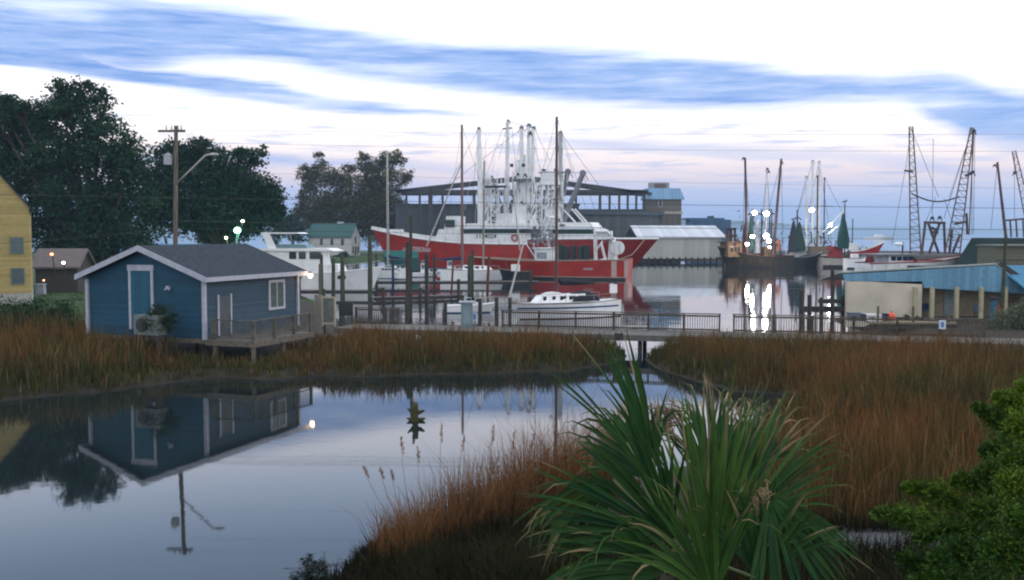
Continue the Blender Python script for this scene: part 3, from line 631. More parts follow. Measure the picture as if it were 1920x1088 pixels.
# steel frame building
FY = 265.0
STL = mat('dark_steel_frame', (.055, .06, .065), .7, var=.15)
sf = thing('steel_frame', 'unfinished open steel roof frame standing over a dark shed', 'building frame', (0, FY, .8))
def sl(px, py, dY=0): return W(px, py, FY + dY) - Vector((0, FY, .8))
fr = MB()
L0, RD, R0 = (742, 356), (985, 329), (1222, 361)
for dY in (0, 9, 18):
    zz = (sl(*RD).z, sl(*L0).z); a, b, c = sl(*L0), sl(*RD), sl(*R0); off = Vector((0, dY, 0))
    for p, q_ in ((a, b), (b, c)):
        d = (q_ - p); n_ = Vector((-d.z, 0, d.x)).normalized() * (.5 if dY == 0 else .3)
        fr.prism([p + off, q_ + off, q_ + off - n_ * 1.6, p + off - n_ * 1.6], (0, .35, 0))
for dY in (0, 18): wbox(fr, sl(745, 460).x, sl(1215, 460).x, dY, dY + .3, sl(0, 362).z, sl(0, 356).z)
wbox(fr, sl(745, 460).x, sl(1215, 460).x, 9.6, 9.9, sl(0, 368).z + .5, sl(0, 363).z + .5)
for k in range(9):
    t_ = k / 8; p = sl(*L0).lerp(sl(*RD), t_); fr.prism([p + Vector((-.2, .4, -.5)), p + Vector((.2, .4, -.5)), p + Vector((.2, .4, -.1)), p + Vector((-.2, .4, -.1))], (0, 18, 0))
    p = sl(*RD).lerp(sl(*R0), t_); fr.prism([p + Vector((-.2, .4, -.5)), p + Vector((.2, .4, -.5)), p + Vector((.2, .4, -.1)), p + Vector((-.2, .4, -.1))], (0, 18, 0))
fr.build('roof_frame', STL, sf)
for px, wpx in ((762, 4), (787, 4), (805, 4), (809, 4), (830, 4), (889, 5), (1080, 4), (1125, 5), (1143, 4), (1161, 4), (1177, 4), (1193, 4), (1208, 4)):
    m = MB(); ww = wpx / F * FY; x_ = sl(px, 460).x; wbox(m, x_ - ww / 2, x_ + ww / 2, .4, .4 + ww, -1, sl(0, 360).z); m.build('column', STL, sf)
# dark sheds under it
ds = thing('dark_shed', 'long windowless slate grey shed under the steel roof frame', 'shed', (0, 268.5, .8))
DW = planks('slate_metal_wall', (.075, .09, .105), 0, .9, .06)
def dl(px, py, Y=268.5): return W(px, py, Y) - Vector((0, 268.5, .8))
m = MB(); wbox(m, dl(742, 460).x, dl(1085, 460).x, 0, 14, -1, dl(0, 386).z); wbox(m, dl(742, 460).x, dl(1230, 460).x, 14.5, 22, -1, dl(0, 390).z); m.build('wall', DW, ds)
m = MB(); wbox(m, dl(740, 460).x, dl(1087, 460).x, -.3, 14.3, dl(0, 386).z + .01, dl(0, 384).z + .25); m.build('roof', STL, ds)
ms_ = thing('dark_shed', 'lower slate shed with overhanging roof in front of the grey tower house', 'shed', (0, 255.0, .8))
def ml(px, py): return W(px, py, 255) - Vector((0, 255, .8))
m = MB(); wbox(m, ml(1088, 460).x, ml(1235, 460).x, 0, 12, -1, ml(0, 399).z); m.build('wall', planks('slate_panel_wall', (.085, .10, .105), 0, 1.4, .05), ms_)
m = MB(); m.prism([(ml(1086, 460).x, -.6, ml(0, 402).z), (ml(1243, 460).x, -.6, ml(0, 404).z), (ml(1238, 460).x, -.6, ml(0, 397).z), (ml(1086, 460).x, -.6, ml(0, 394).z)], (0, 13, 0)); m.build('roof', mat('slate_roof', (.06, .08, .10), .6), ms_)
m = MB(); wbox(m, ml(1232, 460).x, ml(1275, 460).x, 1, 9, -1, ml(0, 403).z); m.build('annex', planks('brown_panel_wall', (.11, .10, .09), 0, .6, .2), ms_)
# tower house
tw = thing('tower_house', 'grey two storey house with pale blue hipped roof and a louvred box on top', 'house', (0, 270.5, .8))
def tl(px, py): return W(px, py, 270.5) - Vector((0, 270.5, .8))
x0, x1 = tl(1211, 460).x, tl(1277, 460).x
m = MB(); wbox(m, x0, x1, 0, 8, -1, tl(0, 372).z); m.build('wall', planks('grey_tan_siding', (.16, .155, .14), 2, .3, .08), tw)
zt, zb_ = tl(0, 353).z, tl(0, 374).z
m = MB(); vs = [(x0 - .5, -.6, zb_), (x1 + .8, -.6, zb_), (x1 + .8, 8.6, zb_), (x0 - .5, 8.6, zb_), (x0 + .1, 1.0, zt), (x1 - .2, 1.0, zt), (x1 - .2, 7, zt), (x0 + .1, 7, zt)]
m.add(vs, [(3, 2, 1, 0), (4, 5, 6, 7), (0, 1, 5, 4), (1, 2, 6, 5), (2, 3, 7, 6), (3, 0, 4, 7)]); rf = m.build('roof', planks('pale_blue_metal_roof', (.20, .36, .55), 0, .45, .07), tw)
m = MB(); wbox(m, tl(1219, 460).x, tl(1256, 460).x, 2, 5, zt + .02, tl(0, 342).z); bx = m.build('roof_box', mat('concrete_grey', (.30, .31, .33), .8), rf)
m = MB(); wbox(m, tl(1228, 460).x, tl(1250, 460).x, 1.9, 1.99, zt + .15, tl(0, 344).z); m.build('louvre', mat('brown_louvre', (.16, .12, .11), .8), rf)
m = MB(); wbox(m, tl(1235, 460).x, tl(1240, 460).x, -.08, -.01, tl(0, 387).z, tl(0, 377).z); wn = m.build('window', GLS, tw)
m = MB(); a_, b_ = tl(1235, 460).x, tl(1240, 460).x; wbox(m, a_ - .2, a_, -.12, -.01, tl(0, 388).z, tl(0, 376).z); wbox(m, b_, b_ + .2, -.12, -.01, tl(0, 388).z, tl(0, 376).z); wbox(m, a_, b_, -.12, -.01, tl(0, 388.5).z, tl(0, 387).z); m.build('window_frame', TRIM, wn)
m = MB(); wbox(m, tl(1243, 460).x, tl(1276, 460).x, -2.5, -.05, tl(0, 402).z, tl(0, 397).z); m.build('awning', mat('cream_awning', (.42, .38, .34), .8), tw)
# blue container building
cb = thing('blue_shed', 'flat roofed blue metal shed right of the tower house', 'shed', (0, 300, .8))
def cl_(px, py): return W(px, py, 300) - Vector((0, 300, .8))
m = MB(); wbox(m, cl_(1296, 460).x, cl_(1370, 460).x, 0, 10, -1, cl_(0, 412).z); wbox(m, cl_(1290, 460).x, cl_(1362, 460).x, 3, 12, cl_(0, 412).z + .01, cl_(0, 408.5).z); m.build('wall', planks('blue_metal_wall', (.06, .13, .24), 0, 1.2, .06), cb)
m = MB(); m.box((cl_(1337, 460).x, 5, cl_(0, 407).z), (1.6, 1.2, .7)); m.tube([(cl_(1344, 460).x, 6, cl_(0, 409).z), (cl_(1344, 460).x, 6, cl_(0, 404).z)], .3, 8); m.build('roof_vent', STL, cb)
# white warehouse on piles
ww_ = thing('white_warehouse', 'long white waterside warehouse with pale metal roof on dark piles', 'warehouse', (0, 228, 0))
def vl(px, py, Y=228): return W(px, py, Y) - Vector((0, 228, 0))
x0, x1 = vl(1192, 460).x, vl(1354, 460).x; ze = vl(0, 446).z; 
m = MB(); wbox(m, x0, x1, 0, 13, vl(0, 485).z, ze); m.build('wall', planks('white_metal_wall', (.50, .51, .48), 0, 1.2, .02), ww_)
zr = W(0, 425, 241).z; x0r, x1r = W(1196, 520, 228).x, W(1359, 520, 228).x
m = MB(); m.prism([(x0r - .3, -.4, ze - .1), (x0r - .3, 13, zr), (x0r - .3, 26, ze - .1), (x0r - .3, 26, ze + .15), (x0r - .3, 13, zr + .25), (x0r - .3, -.4, ze + .15)], (x1r - x0r + .6, 0, 0)); m.build('roof', planks('pale_metal_roof_sheet', (.52, .56, .62), 0, .8, .05, rough=.4), ww_)
m = MB(); wbox(m, x0 - 1, x1 + 1, -1.2, 14, .75, vl(0, 485).z - .01); m.build('quay_deck', WOODD, ww_)
for i in range(15): MB().tube([(x0 + i * (x1 - x0) / 14, -1.0, -.8), (x0 + i * (x1 - x0) / 14, -1.0, 1.3)], .22, 7).build('piling', WOODD, ww_)
# loading gear at the end of the warehouse
lg = thing('dock_hoist', 'rusty hoist frame at the right end of the white warehouse', 'hoist', (0, 224, 0))
def hl(px, py): return W(px, py, 224) - Vector((0, 224, 0))
m = MB()
for px in (1364, 1371, 1378): m.tube([hl(px, 500), hl(px, 430)], .28, 7)
m.tube([hl(1360, 430), hl(1380, 429)], .3, 6).tube([hl(1360, 442), hl(1382, 442)], .3, 6)
m.build('frame', BRN, lg)
m = MB(); m.box(hl(1372, 486) + Vector((0, 0, 0)), (2.6, 2.6, 3.5)); m.build('winch_house', mat('rusty_red_brown', (.12, .06, .04), .8), lg)

# blue and cream porch building on the right
BP = mat('cream_stucco', (.62, .56, .46), .85, var=.09, scale=.5, streak=.15)
BM_ = planks('sky_blue_metal_siding', (.14, .31, .46), 0, .32, .04)
pbld = thing('porch_building', 'cream walled building with sky blue metal gable and columned porch', 'building', (0, 71, 1.0))
def bl(px, py, Y=71): return W(px, py, Y) - Vector((0, 71, 1.0))
m = MB(); wbox(m, bl(1589, 460).x, bl(1731, 460).x, 0, .3, -.8, bl(0, 528).z); wbox(m, bl(1589, 460).x + 1.9, bl(1731, 460).x, .31, 5.0, -.8, bl(0, 528).z); m.build('wall', BP, pbld)
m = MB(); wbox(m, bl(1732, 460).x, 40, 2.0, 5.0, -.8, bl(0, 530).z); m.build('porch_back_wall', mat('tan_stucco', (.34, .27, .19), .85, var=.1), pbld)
m = MB(); m.prism([bl(1580, 514.5), bl(1584, 526), bl(1732, 533.5), bl(1732, 505.8)], (0, .12, 0)); m.prism([bl(1732, 505.8), bl(1732, 540), bl(1926, 551), bl(1932, 552), bl(1868, 498)], (0, .12, 0))
m.build('gable', BM_, pbld)
m = MB(); a, b, c = bl(1577, 512.5), bl(1868, 496.5), bl(1934, 551)
for p, q_ in ((a, b), (b, c)): m.prism([p, q_, q_ + Vector((0, 0, .11)), p + Vector((0, 0, .11))], (0, .22, 0)); m.prism([p + Vector((0, .22, 0)), q_ + Vector((0, .22, 0)), q_ + Vector((0, 5.2, -1.4)), p + Vector((0, 5.2, -.75))], (0, 0, .06))
MB().prism([b + Vector((.1, -.02, .0)), c + Vector((.3, -.02, 0)), c + Vector((.5, -.02, .45)), b + Vector((.3, -.02, .25))], (0, .2, 0)).build('eave_shadow_board', DRK, pbld)  # dark board shaped to stand in for the shade along the right eave
m.build('roof', mat('pale_green_metal_edge', (.36, .42, .40), .5), pbld)
for px in (1732, 1764, 1811, 1858, 1904): 
    m = MB(); x_ = bl(px, 0, 70.4).x; wbox(m, x_ - .13, x_ + .13, -.5, -.24, -.9, bl(0, 538).z); m.build('column', mat('cream_column', (.42, .39, .26), .8), pbld)
dd_ = MB(); wbox(dd_, bl(1771, 520, 73).x, bl(1793, 520, 73).x, 1.94, 1.99, -.1, 2.0); dd_ = dd_.build('door', mat('pale_blue_door', (.26, .32, .36), .5), pbld)
MB().sphere((bl(1791, 520, 73).x - .05, 1.9, .9), .05, 8).build('handle', ALU, dd_)
m = MB(); wbox(m, bl(1732, 460).x, 40, -.6, 2.0, -.95, -.22); m.build('porch_floor', mat('dark_slab', (.09, .09, .085), .9), pbld)
# second roof right of it
br = thing('blue_roof_house', 'house with sloping blue metal roof at the right edge behind the bush', 'house', (33.5, 69, 1.0))
m = MB(); m.prism([(1.9, 3.2, 3.5), (12, 3.2, 3.5), (12, 0.1, 1.93), (2.6, 0.1, 1.93)], (0, .02, .1)); m.prism([(1.9, 3.24, 3.5), (12, 3.24, 3.5), (12, 8, 2.0), (1.9, 8, 2.0)], (0, .02, .1)); m.build('roof', planks('deep_sky_blue_roof', (.05, .20, .34), 0, .4, .08), br)
m = MB(); wbox(m, 3.6, 12, 1.2, 7, -.9, 1.95); m.build('wall', mat('tan_stucco', (.34, .27, .19), .85), br)
# dark big roof behind
dr_ = thing('dark_roof_hall', 'big hall with plain dark green sloping roof behind the blue gable', 'building', (0, 118, .9))
def rl_(px, py, Y=118): return W(px, py, Y) - Vector((0, 118, .9))
m = MB(); zt = rl_(0, 445, 130).z; zb_ = rl_(0, 505, 112).z
m.add([rl_(1785, 505, 112), rl_(2200, 505, 112), rl_(2200, 447, 128), rl_(1822, 446, 128), rl_(1790, 505, 143), rl_(2200, 505, 143)], [(0, 1, 2, 3), (3, 2, 5, 4), (0, 3, 4)])
m.build('roof', mat('dark_green_roof', (.012, .028, .028), .95, var=.15, scale=.4, spec=.05), dr_)
m = MB(); wbox(m, rl_(1795, 520, 112).x, rl_(2150, 520, 112).x, -4.5, 24, -1.2, zb_ - .02); m.build('wall', DW, dr_)
th_ = thing('tan_shed', 'tan walled lean-to in front of the dark sloping roof', 'shed', (0, 100, 1.0))
def t2(px, py): return W(px, py, 100) - Vector((0, 100, 1.0))
m = MB(); wbox(m, t2(1868, 460).x, t2(2100, 460).x, 0, 4, -1, t2(0, 462).z); m.build('wall', planks('tan_board_wall', (.13, .125, .085), 2, .35, .06), th_)
m = MB(); wbox(m, t2(1866, 460).x, t2(2100, 460).x, -.25, 4.2, t2(0, 462).z + .01, t2(0, 460).z + .05); wbox(m, t2(1868, 460).x, t2(2100, 460).x, -.12, -.02, t2(0, 486).z, t2(0, 484).z); m.build('roof', mat('grey_green_trim', (.18, .2, .17), .8), th_)

# ------------------------------------------------------------------ boardwalk, docks, pilings
BWX0, BWX1 = -10.6, 33.0; ang = math.atan(-.238)
bwk = thing('boardwalk', 'long grey timber boardwalk crossing behind the marsh', 'boardwalk', (6, 58.3, 0), ang)
K = 1 / math.cos(ang); lx0, lx1 = (BWX0 - 6) * K, (BWX1 - 6) * K
m = MB(); wbox(m, lx0, lx1, -1.6, 1.6, 1.0, 1.1); m.build('deck', DECKW, bwk)
m = MB(); wbox(m, lx0, lx1, -1.66, -1.6, .78, 1.12); wbox(m, lx0, lx1, 1.6, 1.66, .78, 1.12); m.build('fascia_board', mat('pale_grey_timber', (.15, .15, .14), .85, var=.15, scale=3), bwk)
i = 0; x_ = lx0 + .6
while x_ < lx1:
    MB().tube([(x_, -1.35, -.8), (x_, -1.35, .98)], .13, 7).tube([(x_, 1.35, -.8), (x_, 1.35, .98)], .13, 7).box((x_, 0, .88), (.14, 3.1, .2)).build('trestle', WOODD, bwk); x_ += 2.6
RAILM = mat('brown_rail_wood', (.11, .085, .065), .85, var=.2, scale=5)
def railing(pa, pb, label, h=1.0, z=1.1, inset=1.5, balusters=True):
    """pa,pb are local x on the boardwalk"""
    t = thing('railing', label, 'railing', bwk.matrix_basis @ Vector((pa, inset, z)), ang); L = pb - pa
    n = max(1, round(L / 2.2))
    for i in range(n + 1):
        x = L * i / n; MB().box((x, 0, h / 2 + .02), (.11, .11, h + .04)).build('post', RAILM, t)
    MB().box((L / 2, 0, h + .065), (L + .16, .15, .05)).build('handrail', RAILM, t)
    m = MB(); m.box((L / 2, -.06, .12), (L, .05, .1)); m.box((L / 2, -.06, h - .06), (L, .05, .1)); nb = int(L / .14)
    if balusters:
        for k in range(1, nb): m.box((L * k / nb, -.1, h / 2 + .03), (.035, .03, h - .14))
    m.build('baluster_panel', RAILM, t)
def lxp(px, inset=1.5):   # local x on the boardwalk's back edge for a pixel column
    k = (px - 960) / F; # X = k*Y ; Y = 58.3-.238(X-6)+inset/cos
    Y = (58.3 + .238 * 6 + inset * K) / (1 + .238 * k); return (k * Y - 6) * K
railing(lxp(657), lxp(736), 'short balustered railing near the notice board by the blue hut')
railing(lxp(932), lxp(1140), 'balustered railing in front of the blue striped sailboat')
railing(lxp(1141), lxp(1339), 'balustered railing left of the gap in the boardwalk rail')
railing(lxp(1366), lxp(1590), 'balustered railing between the gap and the cluster of dark piles')
railing(lxp(1592), lxp(1836), 'railing with small white sign in front of the cream building')

BWI = bwk.matrix_basis.copy()
def on_bw(px, inset): return BWI @ Vector((lxp(px, inset), inset, 1.1))
# pedestal box, signs, notice board
e = thing('electrical_cabinet', 'grey blue electrical cabinet with pale cap at the boardwalk edge', 'cabinet', on_bw(867, 1.2))
MB().box((0, 0, .75), (.72, .5, 1.5)).build('body', mat('grey_blue_steel', (.17, .24, .28), .5), e); MB().box((0, 0, 1.56), (.98, .7, .1)).build('cap', TRIM, e)
MB().box((0, -.26, .7), (.5, .02, 1.1)).build('door', mat('grey_blue_steel_door', (.20, .28, .33), .5), e)
def sign(px, label, h=.55, w_=.34, z=.62):
    s = thing('sign', label, 'sign', on_bw(px, 1.30), ang)
    MB().box((0, .03, z / 2 + .1), (.06, .05, z)).build('post', WOOD, s)
    MB().box((0, 0, z), (w_, .02, h)).build('panel', mat('sign_white', (.62, .66, .74), .5), s)
    MB().box((0, -.018, z), (w_ * .45, .008, h * .6)).build('symbol', mat('sign_blue', (.10, .22, .55), .5), s)
sign(881, 'white sign with blue symbol below the electrical cabinet')
sign(1759, 'small white sign on the right railing before the cream building', .5, .36, .72)
b = thing('notice_board', 'tall pale framed notice board beside the hut porch', 'notice board', on_bw(614, .2) + Vector((0, 0, -.1)), ang)
m = MB(); m.box((-.42, 0, .95), (.1, .1, 1.9)); m.box((.42, 0, .95), (.1, .1, 1.9)); m.box((0, 0, 1.86), (.74, .1, .12)); m.box((0, 0, .2), (.74, .1, .12)); m.build('frame', mat('pale_frame_wood', (.50, .46, .36), .8), b)
MB().box((0, .01, 1.03), (.74, .04, 1.54)).build('panel', mat('faded_chart', (.20, .23, .21), .5, var=.15, scale=5), b)
b = thing('notice_board', 'dark empty board on posts right of the pale framed one', 'notice board', on_bw(642, .9) + Vector((0, 0, -.1)), ang)
m = MB(); m.box((-.42, 0, .8), (.1, .1, 1.6)); m.box((.42, 0, .8), (.1, .1, 1.6)); m.build('frame', GRNP, b)
MB().box((0, .01, 1.1), (.74, .05, .9)).build('panel', mat('dark_board', (.04, .05, .05), .6), b)
b = thing('partition', 'plain beige plank partition between porch and notice board', 'partition', on_bw(595, .4) + Vector((0, 0, -.6)), ang)
m = MB(); m.box((0, 0, 1.25), (.62, .08, 2.5)); m.build('panel', planks('beige_plank', (.34, .32, .26), 0, .2, .08), b)
MB().box((.36, 0, 1.45), (.1, .12, 2.9)).build('post', GRNP, b)

def dock(name, label, px0, px1, py, z, width, posts, topz=None, matd=DECKW, pm=WOODD, Yr=None):
    a = G(px0, py, z); b = G(px1, py, z)
    if Yr: a = W(px0, py, Yr[0]); b = W(px1, py, Yr[1]); 
    d = (b - a); L = math.hypot(d.x, d.y); an = math.atan2(d.y, d.x)
    t = thing(name, label, 'dock', (a.x, a.y, 0), an)
    m = MB(); wbox(m, 0, L, 0, width, z - .12, z); m.build('deck', matd, t)
    m = MB(); wbox(m, 0, L, -.06, -.003, z - .35, z - .02); m.build('fascia_board', WOODD, t)
    for (f, h, mm) in posts: MB().tube([(L * f, -.2, -.8), (L * f, -.2, h)], .19, 8, r2=.17).build('piling', mm, t)
    return t
dock('yacht_dock', 'dark timber dock running in front of the motor yacht', 500, 700, 545, .75, 2.0, [(.10, 1.6, WOODD), (.31, 2.2, WOODD), (.52, 4.6, GRNP), (.72, 4.4, GRNP), (.98, 5.6, GRNP)])
dock('finger_dock', 'timber dock between the two rows of small sailboats', 700, 1010, 528, .7, 1.8, [(.02, 4.2, WOODD), (.12, 3.4, BLUEC), (.32, 4.4, WOODD), (.37, 4.2, WOODD), (.6, 4.8, GRNP), (.95, 2.2, WOODD)])
dock('cross_dock', 'low timber dock on the left, in the reflection of the red hull', 700, 870, 566 - 22, .5, 1.2, [(.1, 1.5, WOODD), (.5, 1.4, WOODD), (.93, 2.2, WOODD)], Yr=(100, 104)).location.z = -.1

def pile(px, ytop, ybase, label, mt=WOODD, r=.17, lean=0, cap=False, group='lone mooring piles in the harbor'):
    p = G(px, ybase); t = thing('mooring_pile', label, 'piling', p, 0, group)
    top = W(px + lean, ytop, p.y) - p
    MB().tube([(0, 0, -1), top * .5, top], r, 9, r2=r * .92).build('shaft', mt, t, False)
    MB().tube([top * .45 + Vector((0, 0, -.05)), top * .45 + Vector((0, 0, .06))], r * 1.12, 9).build('rope_wrap', ROPE if cap else WIRE, t)
    return t
pile(693, 440, 560, 'thick green piling at the bow of the motor yacht', GRNP, .22)
pile(770, 405, 600, 'tallest thin green piling in front of the red bow', GRNP, .14)
pile(764, 455, 602, 'dark piling beside the tallest thin green one', WOODD, .16)
pile(800, 478, 600, 'dark piling with blue foot between the two docks', WOODD, .17)
pile(880, 478, 552, 'thick grey green piling beside the second sailboat', GRNP, .22)
pile(845, 478, 560, 'reddish leaning piling left of the thick grey green one', REDP, .12, lean=6)
pile(913, 482, 550, 'reddish leaning piling right of the thick grey green one', REDP, .16, lean=4)
pile(625, 485, 600, 'weathered piling in front of the motor yacht windows', GRNP, .16)
pile(600, 495, 605, 'weathered thin piling just right of the glowing lamp', WOOD, .12)
pile(641, 478, 575, 'weathered piling overlapping the yacht porthole', GRNP, .17)
pile(555, 500, 600, 'thin brown piling just left of the glowing lamp', WOOD, .09)
pile(762, 560, 612, 'short dark stub left of the cabinet', WOODD, .13)
pile(835, 565, 614, 'short dark stub by the left side of the small launch', WOODD, .14)
pile(900, 560, 612, 'short dark stub by the right side of the small launch', WOODD, .16)
pile(931, 558, 612, 'dark stub in line with the left end of the sailboat rail', WOODD, .16)
pile(956, 558, 608, 'dark stub just ahead of the blue striped sailboat', WOODD, .15)
PG = 'cluster of thick dark piles left of the cream building'
pile(1503, 543, 628, 'leftmost thick pile of the cluster beside the cream building', WOODD, .19, group=PG)
pile(1518, 553, 626, 'second thick pile in the cluster, a little lower', WOODD, .16, group=PG)
pile(1540, 558, 622, 'middle pile of the cluster, shortest above the cross beam', WOODD, .15, group=PG)
pile(1561, 505, 618, 'tallest dark pile of the cluster, catching a reflection', WOODD, .15, group=PG)
pile(1581, 555, 615, 'rightmost pile of the cluster, touching the cream wall', WOODD, .15, group=PG)
cbm = thing('pile_beam', 'heavy dark timber beams bolted across the pile cluster', 'beam', W(1545, 580, 71.5))
MB().box((0, 0, 0), (3.4, .3, .42)).build('lower_beam', WOODD, cbm); MB().box((.75, .5, .55), (2.0, .3, .3)).build('upper_beam', WOODD, cbm)

# dock with goods in front of the cream wall
gd = thing('loading_dock', 'small plank dock carrying crates in front of the cream wall', 'dock', (24.0, 66.2, 0), R(-3))
MB().box((2.7, 0, 1.0), (5.6, 1.6, .12)).build('deck', mat('pale_plank', (.30, .26, .17), .85), gd)
for x_ in (.4, 2.7, 5.0): MB().tube([(x_, -.7, -.6), (x_, -.7, 2.1)], .08, 7).build('piling', WOOD, gd)
MB().box((2.7, -.82, .75), (5.6, .05, .3)).build('fascia_board', WOODD, gd)
def on_gd(px): x = (px - 960) / F * 66; return Vector((x, 66.2 - (x - 24) * .052, 1.06))
c = thing('crate', 'grey blue plastic crate at the left end of the loading dock', 'crate', on_gd(1605)); MB().box((0, 0, .26), (.72, .55, .52), taper=1.05).build('body', mat('grey_blue_plastic', (.11, .15, .19), .6), c); MB().box((0, 0, .55), (.80, .62, .05)).build('rim', mat('grey_blue_plastic_rim', (.15, .19, .23), .6), c)
c = thing('bin', 'navy blue tub between the grey crate and the white cooler', 'tub', on_gd(1621)); MB().tube([(0, 0, 0), (0, 0, .42)], .22, 12, r2=.27).build('body', BLUEC, c); MB().tube([(0, 0, .42), (0, 0, .46)], .29, 12).build('rim', BLUEC, c)
c = thing('cooler', 'white cooler with blue lettering on the loading dock', 'cooler', on_gd(1641)); MB().box((0, 0, .2), (1.0, .5, .4)).build('body', GEL, c); MB().box((0, 0, .44), (1.04, .54, .07)).build('lid', GEL, c)
MB().box((-.18, -.254, .2), (.42, .006, .16)).build('faded_print', mat('faded_blue_print', (.30, .36, .55), .5, var=.2, scale=14), c)
c = thing('bin', 'navy blue bin between the white cooler and the orange buoy', 'bin', on_gd(1661)); MB().box((0, 0, .22), (.42, .4, .44), taper=1.08).build('body', BLUEC, c); MB().box((0, 0, .46), (.5, .48, .05)).build('lid', BLKC, c)
c = thing('buoy', 'bright orange round buoy resting on the loading dock', 'buoy', on_gd(1675) + Vector((0, 0, .28))); MB().sphere((0, 0, 0), .29, 16).build('ball', mat('orange_vinyl', (.75, .09, .02), .4, var=.05), c, True); MB().tube([(0, 0, .26), (0, 0, .36)], .05, 8).build('eye', BLKC, c)
c = thing('bench', 'dark bench on the porch left of the pale door', 'bench', (bl(1748, 460).x, 72.0, .8))
MB().box((0, 0, .5), (1.1, .45, .07)).build('seat', BLUEC, c); MB().box((0, .25, .78), (1.1, .06, .45)).build('backrest', BLUEC, c)
for s_ in (-.48, .48): MB().box((s_, 0, .23), (.07, .42, .46)).build('leg', DRK, c)
c = thing('chair', 'blue chair on the porch near the rightmost columns', 'chair', (bl(1846, 460).x, 71.6, .78))
MB().box((0, 0, .43), (.5, .48, .06)).build('seat', mat('blue_plastic', (.05, .13, .2), .6), c); MB().box((0, .25, .7), (.5, .05, .5)).build('backrest', mat('blue_plastic', (.05, .13, .2), .6), c)
for a_ in (-.21, .21):
    for b_ in (-.2, .2): MB().box((a_, b_, .2), (.04, .04, .4)).build('leg', DRK, c)
c = thing('fuel_pump', 'small blue and red pump standing beside the right hand pole', 'pump', (W(1873, 520, 67).x, 67.6, .8))
MB().box((0, 0, .9), (.35, .3, 1.3)).build('body', mat('pump_blue', (.03, .14, .22), .5), c); MB().box((.3, 0, .7), (.2, .25, 1.0)).build('side_cabinet', RED, c); MB().box((0, 0, 1.66), (.5, .4, .2)).build('hood', DRK, c)

# mossy stump in the pond
sp = G(778, 789); st_ = thing('pond_stump', 'mossy green wooden stump with stubs rising from the pond', 'stump', sp)
m = MB(); k = sp.y / F
m.tube([(0, 0, -.5), (0, 0, .02), (.02, 0, 8 * k), (-.01, 0, 14 * k), (.02, 0, 24 * k), (0, 0, 34 * k)], [.12, .17, .10, .16, .11, .12], 9)
m.tube([(0, 0, 14 * k), (.22, 0, 17 * k), (.36, -.05, 20 * k)], [.10, .08, .03], 7); m.tube([(0, 0, 15 * k), (-.18, 0, 19 * k), (-.27, -.03, 24 * k)], [.09, .06, .02], 7)
m.tube([(0, 0, .02), (.28, 0, .05), (.38, 0, .1)], [.1, .07, .03], 7); m.tube([(0, 0, .03), (-.2, 0, .06), (-.30, 0, .10)], [.1, .06, .03], 7)
m.build('trunk', mat('mossy_bark', (.085, .085, .03), .95, var=.25, scale=14, bump=.8), st_, True)
bd = thing('perched_bird', 'small pinkish grey bird perched on the mossy pond stump', 'bird', sp + Vector((-.05, 0, 34 * k)))
MB().sphere((0, 0, .075), .075, 12, sc=(.7, 1.15, 1)).sphere((0, -.05, .17), .045, 10).tube([(0, -.08, .17), (0, -.13, .165)], .012, 6, r2=.003).tube([(0, .05, .06), (0, .17, .02)], .03, 6, r2=.02).tube([(.02, 0, .02), (.02, 0, -.01)], .006, 5).tube([(-.02, 0, .02), (-.02, 0, -.01)], .006, 5).build('body', mat('pinkish_feathers', (.30, .19, .20), .9), bd, True)
# nest box sign under the boardwalk
nb = thing('hanging_sign', 'small dark square board hanging below the boardwalk edge', 'sign', W(1160, 632, 55.2)); MB().box((0, 0, 0), (.5, .06, .42)).build('panel', DRK, nb); MB().box((-.15, 0, .26), (.03, .03, .2)).build('hanger', DRK, nb); MB().box((.15, 0, .26), (.03, .03, .2)).build('hanger', DRK, nb)

# ------------------------------------------------------------------ utility poles and wires
PO = mat('grey_brown_pole', (.17, .15, .12), .9, var=.2, scale=3, stretch=(3, 3, .4))
up = thing('utility_pole', 'wooden utility pole with transformer and street lamp arm behind the blue hut', 'utility pole', G(328, 643))
Yp = up.location.y
def ul(px, py, off=0): return W(px, py, Yp + off) - up.location
MB().tube([(0, 0, -.3), ul(330, 236)], .17, 10, r2=.12).build('shaft', PO, up)
ca_ = MB(); ca_.box(ul(322, 246), (1.7, .12, .14)); ca_ = ca_.build('crossarm', PO, up)
for px in (312, 322, 334, 340): 
    p = ul(px, 243); MB().tube([p, p + Vector((0, 0, .3))], [.06, .02], 7).build('insulator', TRIM, ca_)
MB().tube([ul(315, 309), ul(315, 290)], .26, 12).tube([ul(315, 290), ul(315, 287)], .18, 12, r2=.08).build('transformer', mat('transformer_grey', (.36, .38, .42), .5), up)
arm = MB().tube([ul(333, 343), ul(350, 326, -.2), ul(385, 292, -.4), ul(400, 288, -.4)], .06, 7).build('lamp_arm', ALU, up, True)
MB().sphere(ul(401, 290, -.4), .28, 10, sc=(1.2, .7, .35)).build('lamp_head', ALU, arm, True)
MB().box(ul(445 - 115, 455), (.1, .2, .8)).build('meter_box', DRK, up)
u3 = thing('utility_pole', 'grey green pole standing before the blue gable on the right', 'utility pole', (W(1880, 520, 66.5).x, 66.5, .8))
MB().tube([(0, 0, -.3), W(1886, 445, 66.5) - u3.location], .14, 9, r2=.11).build('shaft', GRNP, u3); MB().box(W(1885, 452, 66.5) - u3.location, (.5, .1, .1)).build('crossarm', GRNP, u3)
def wire(a, b, sag, label, r=.008, name='power_line'):
    a, b = Vector(a), Vector(b); m = MB(); pts = [a.lerp(b, t / 24) - Vector((0, 0, sag * 4 * (t / 24) * (1 - t / 24))) - a for t in range(25)]
    m.tube(pts, r, 5); o = m.build(name, WIRE); o.location = a; return tag(o, label, 'cable', 'overhead cables')
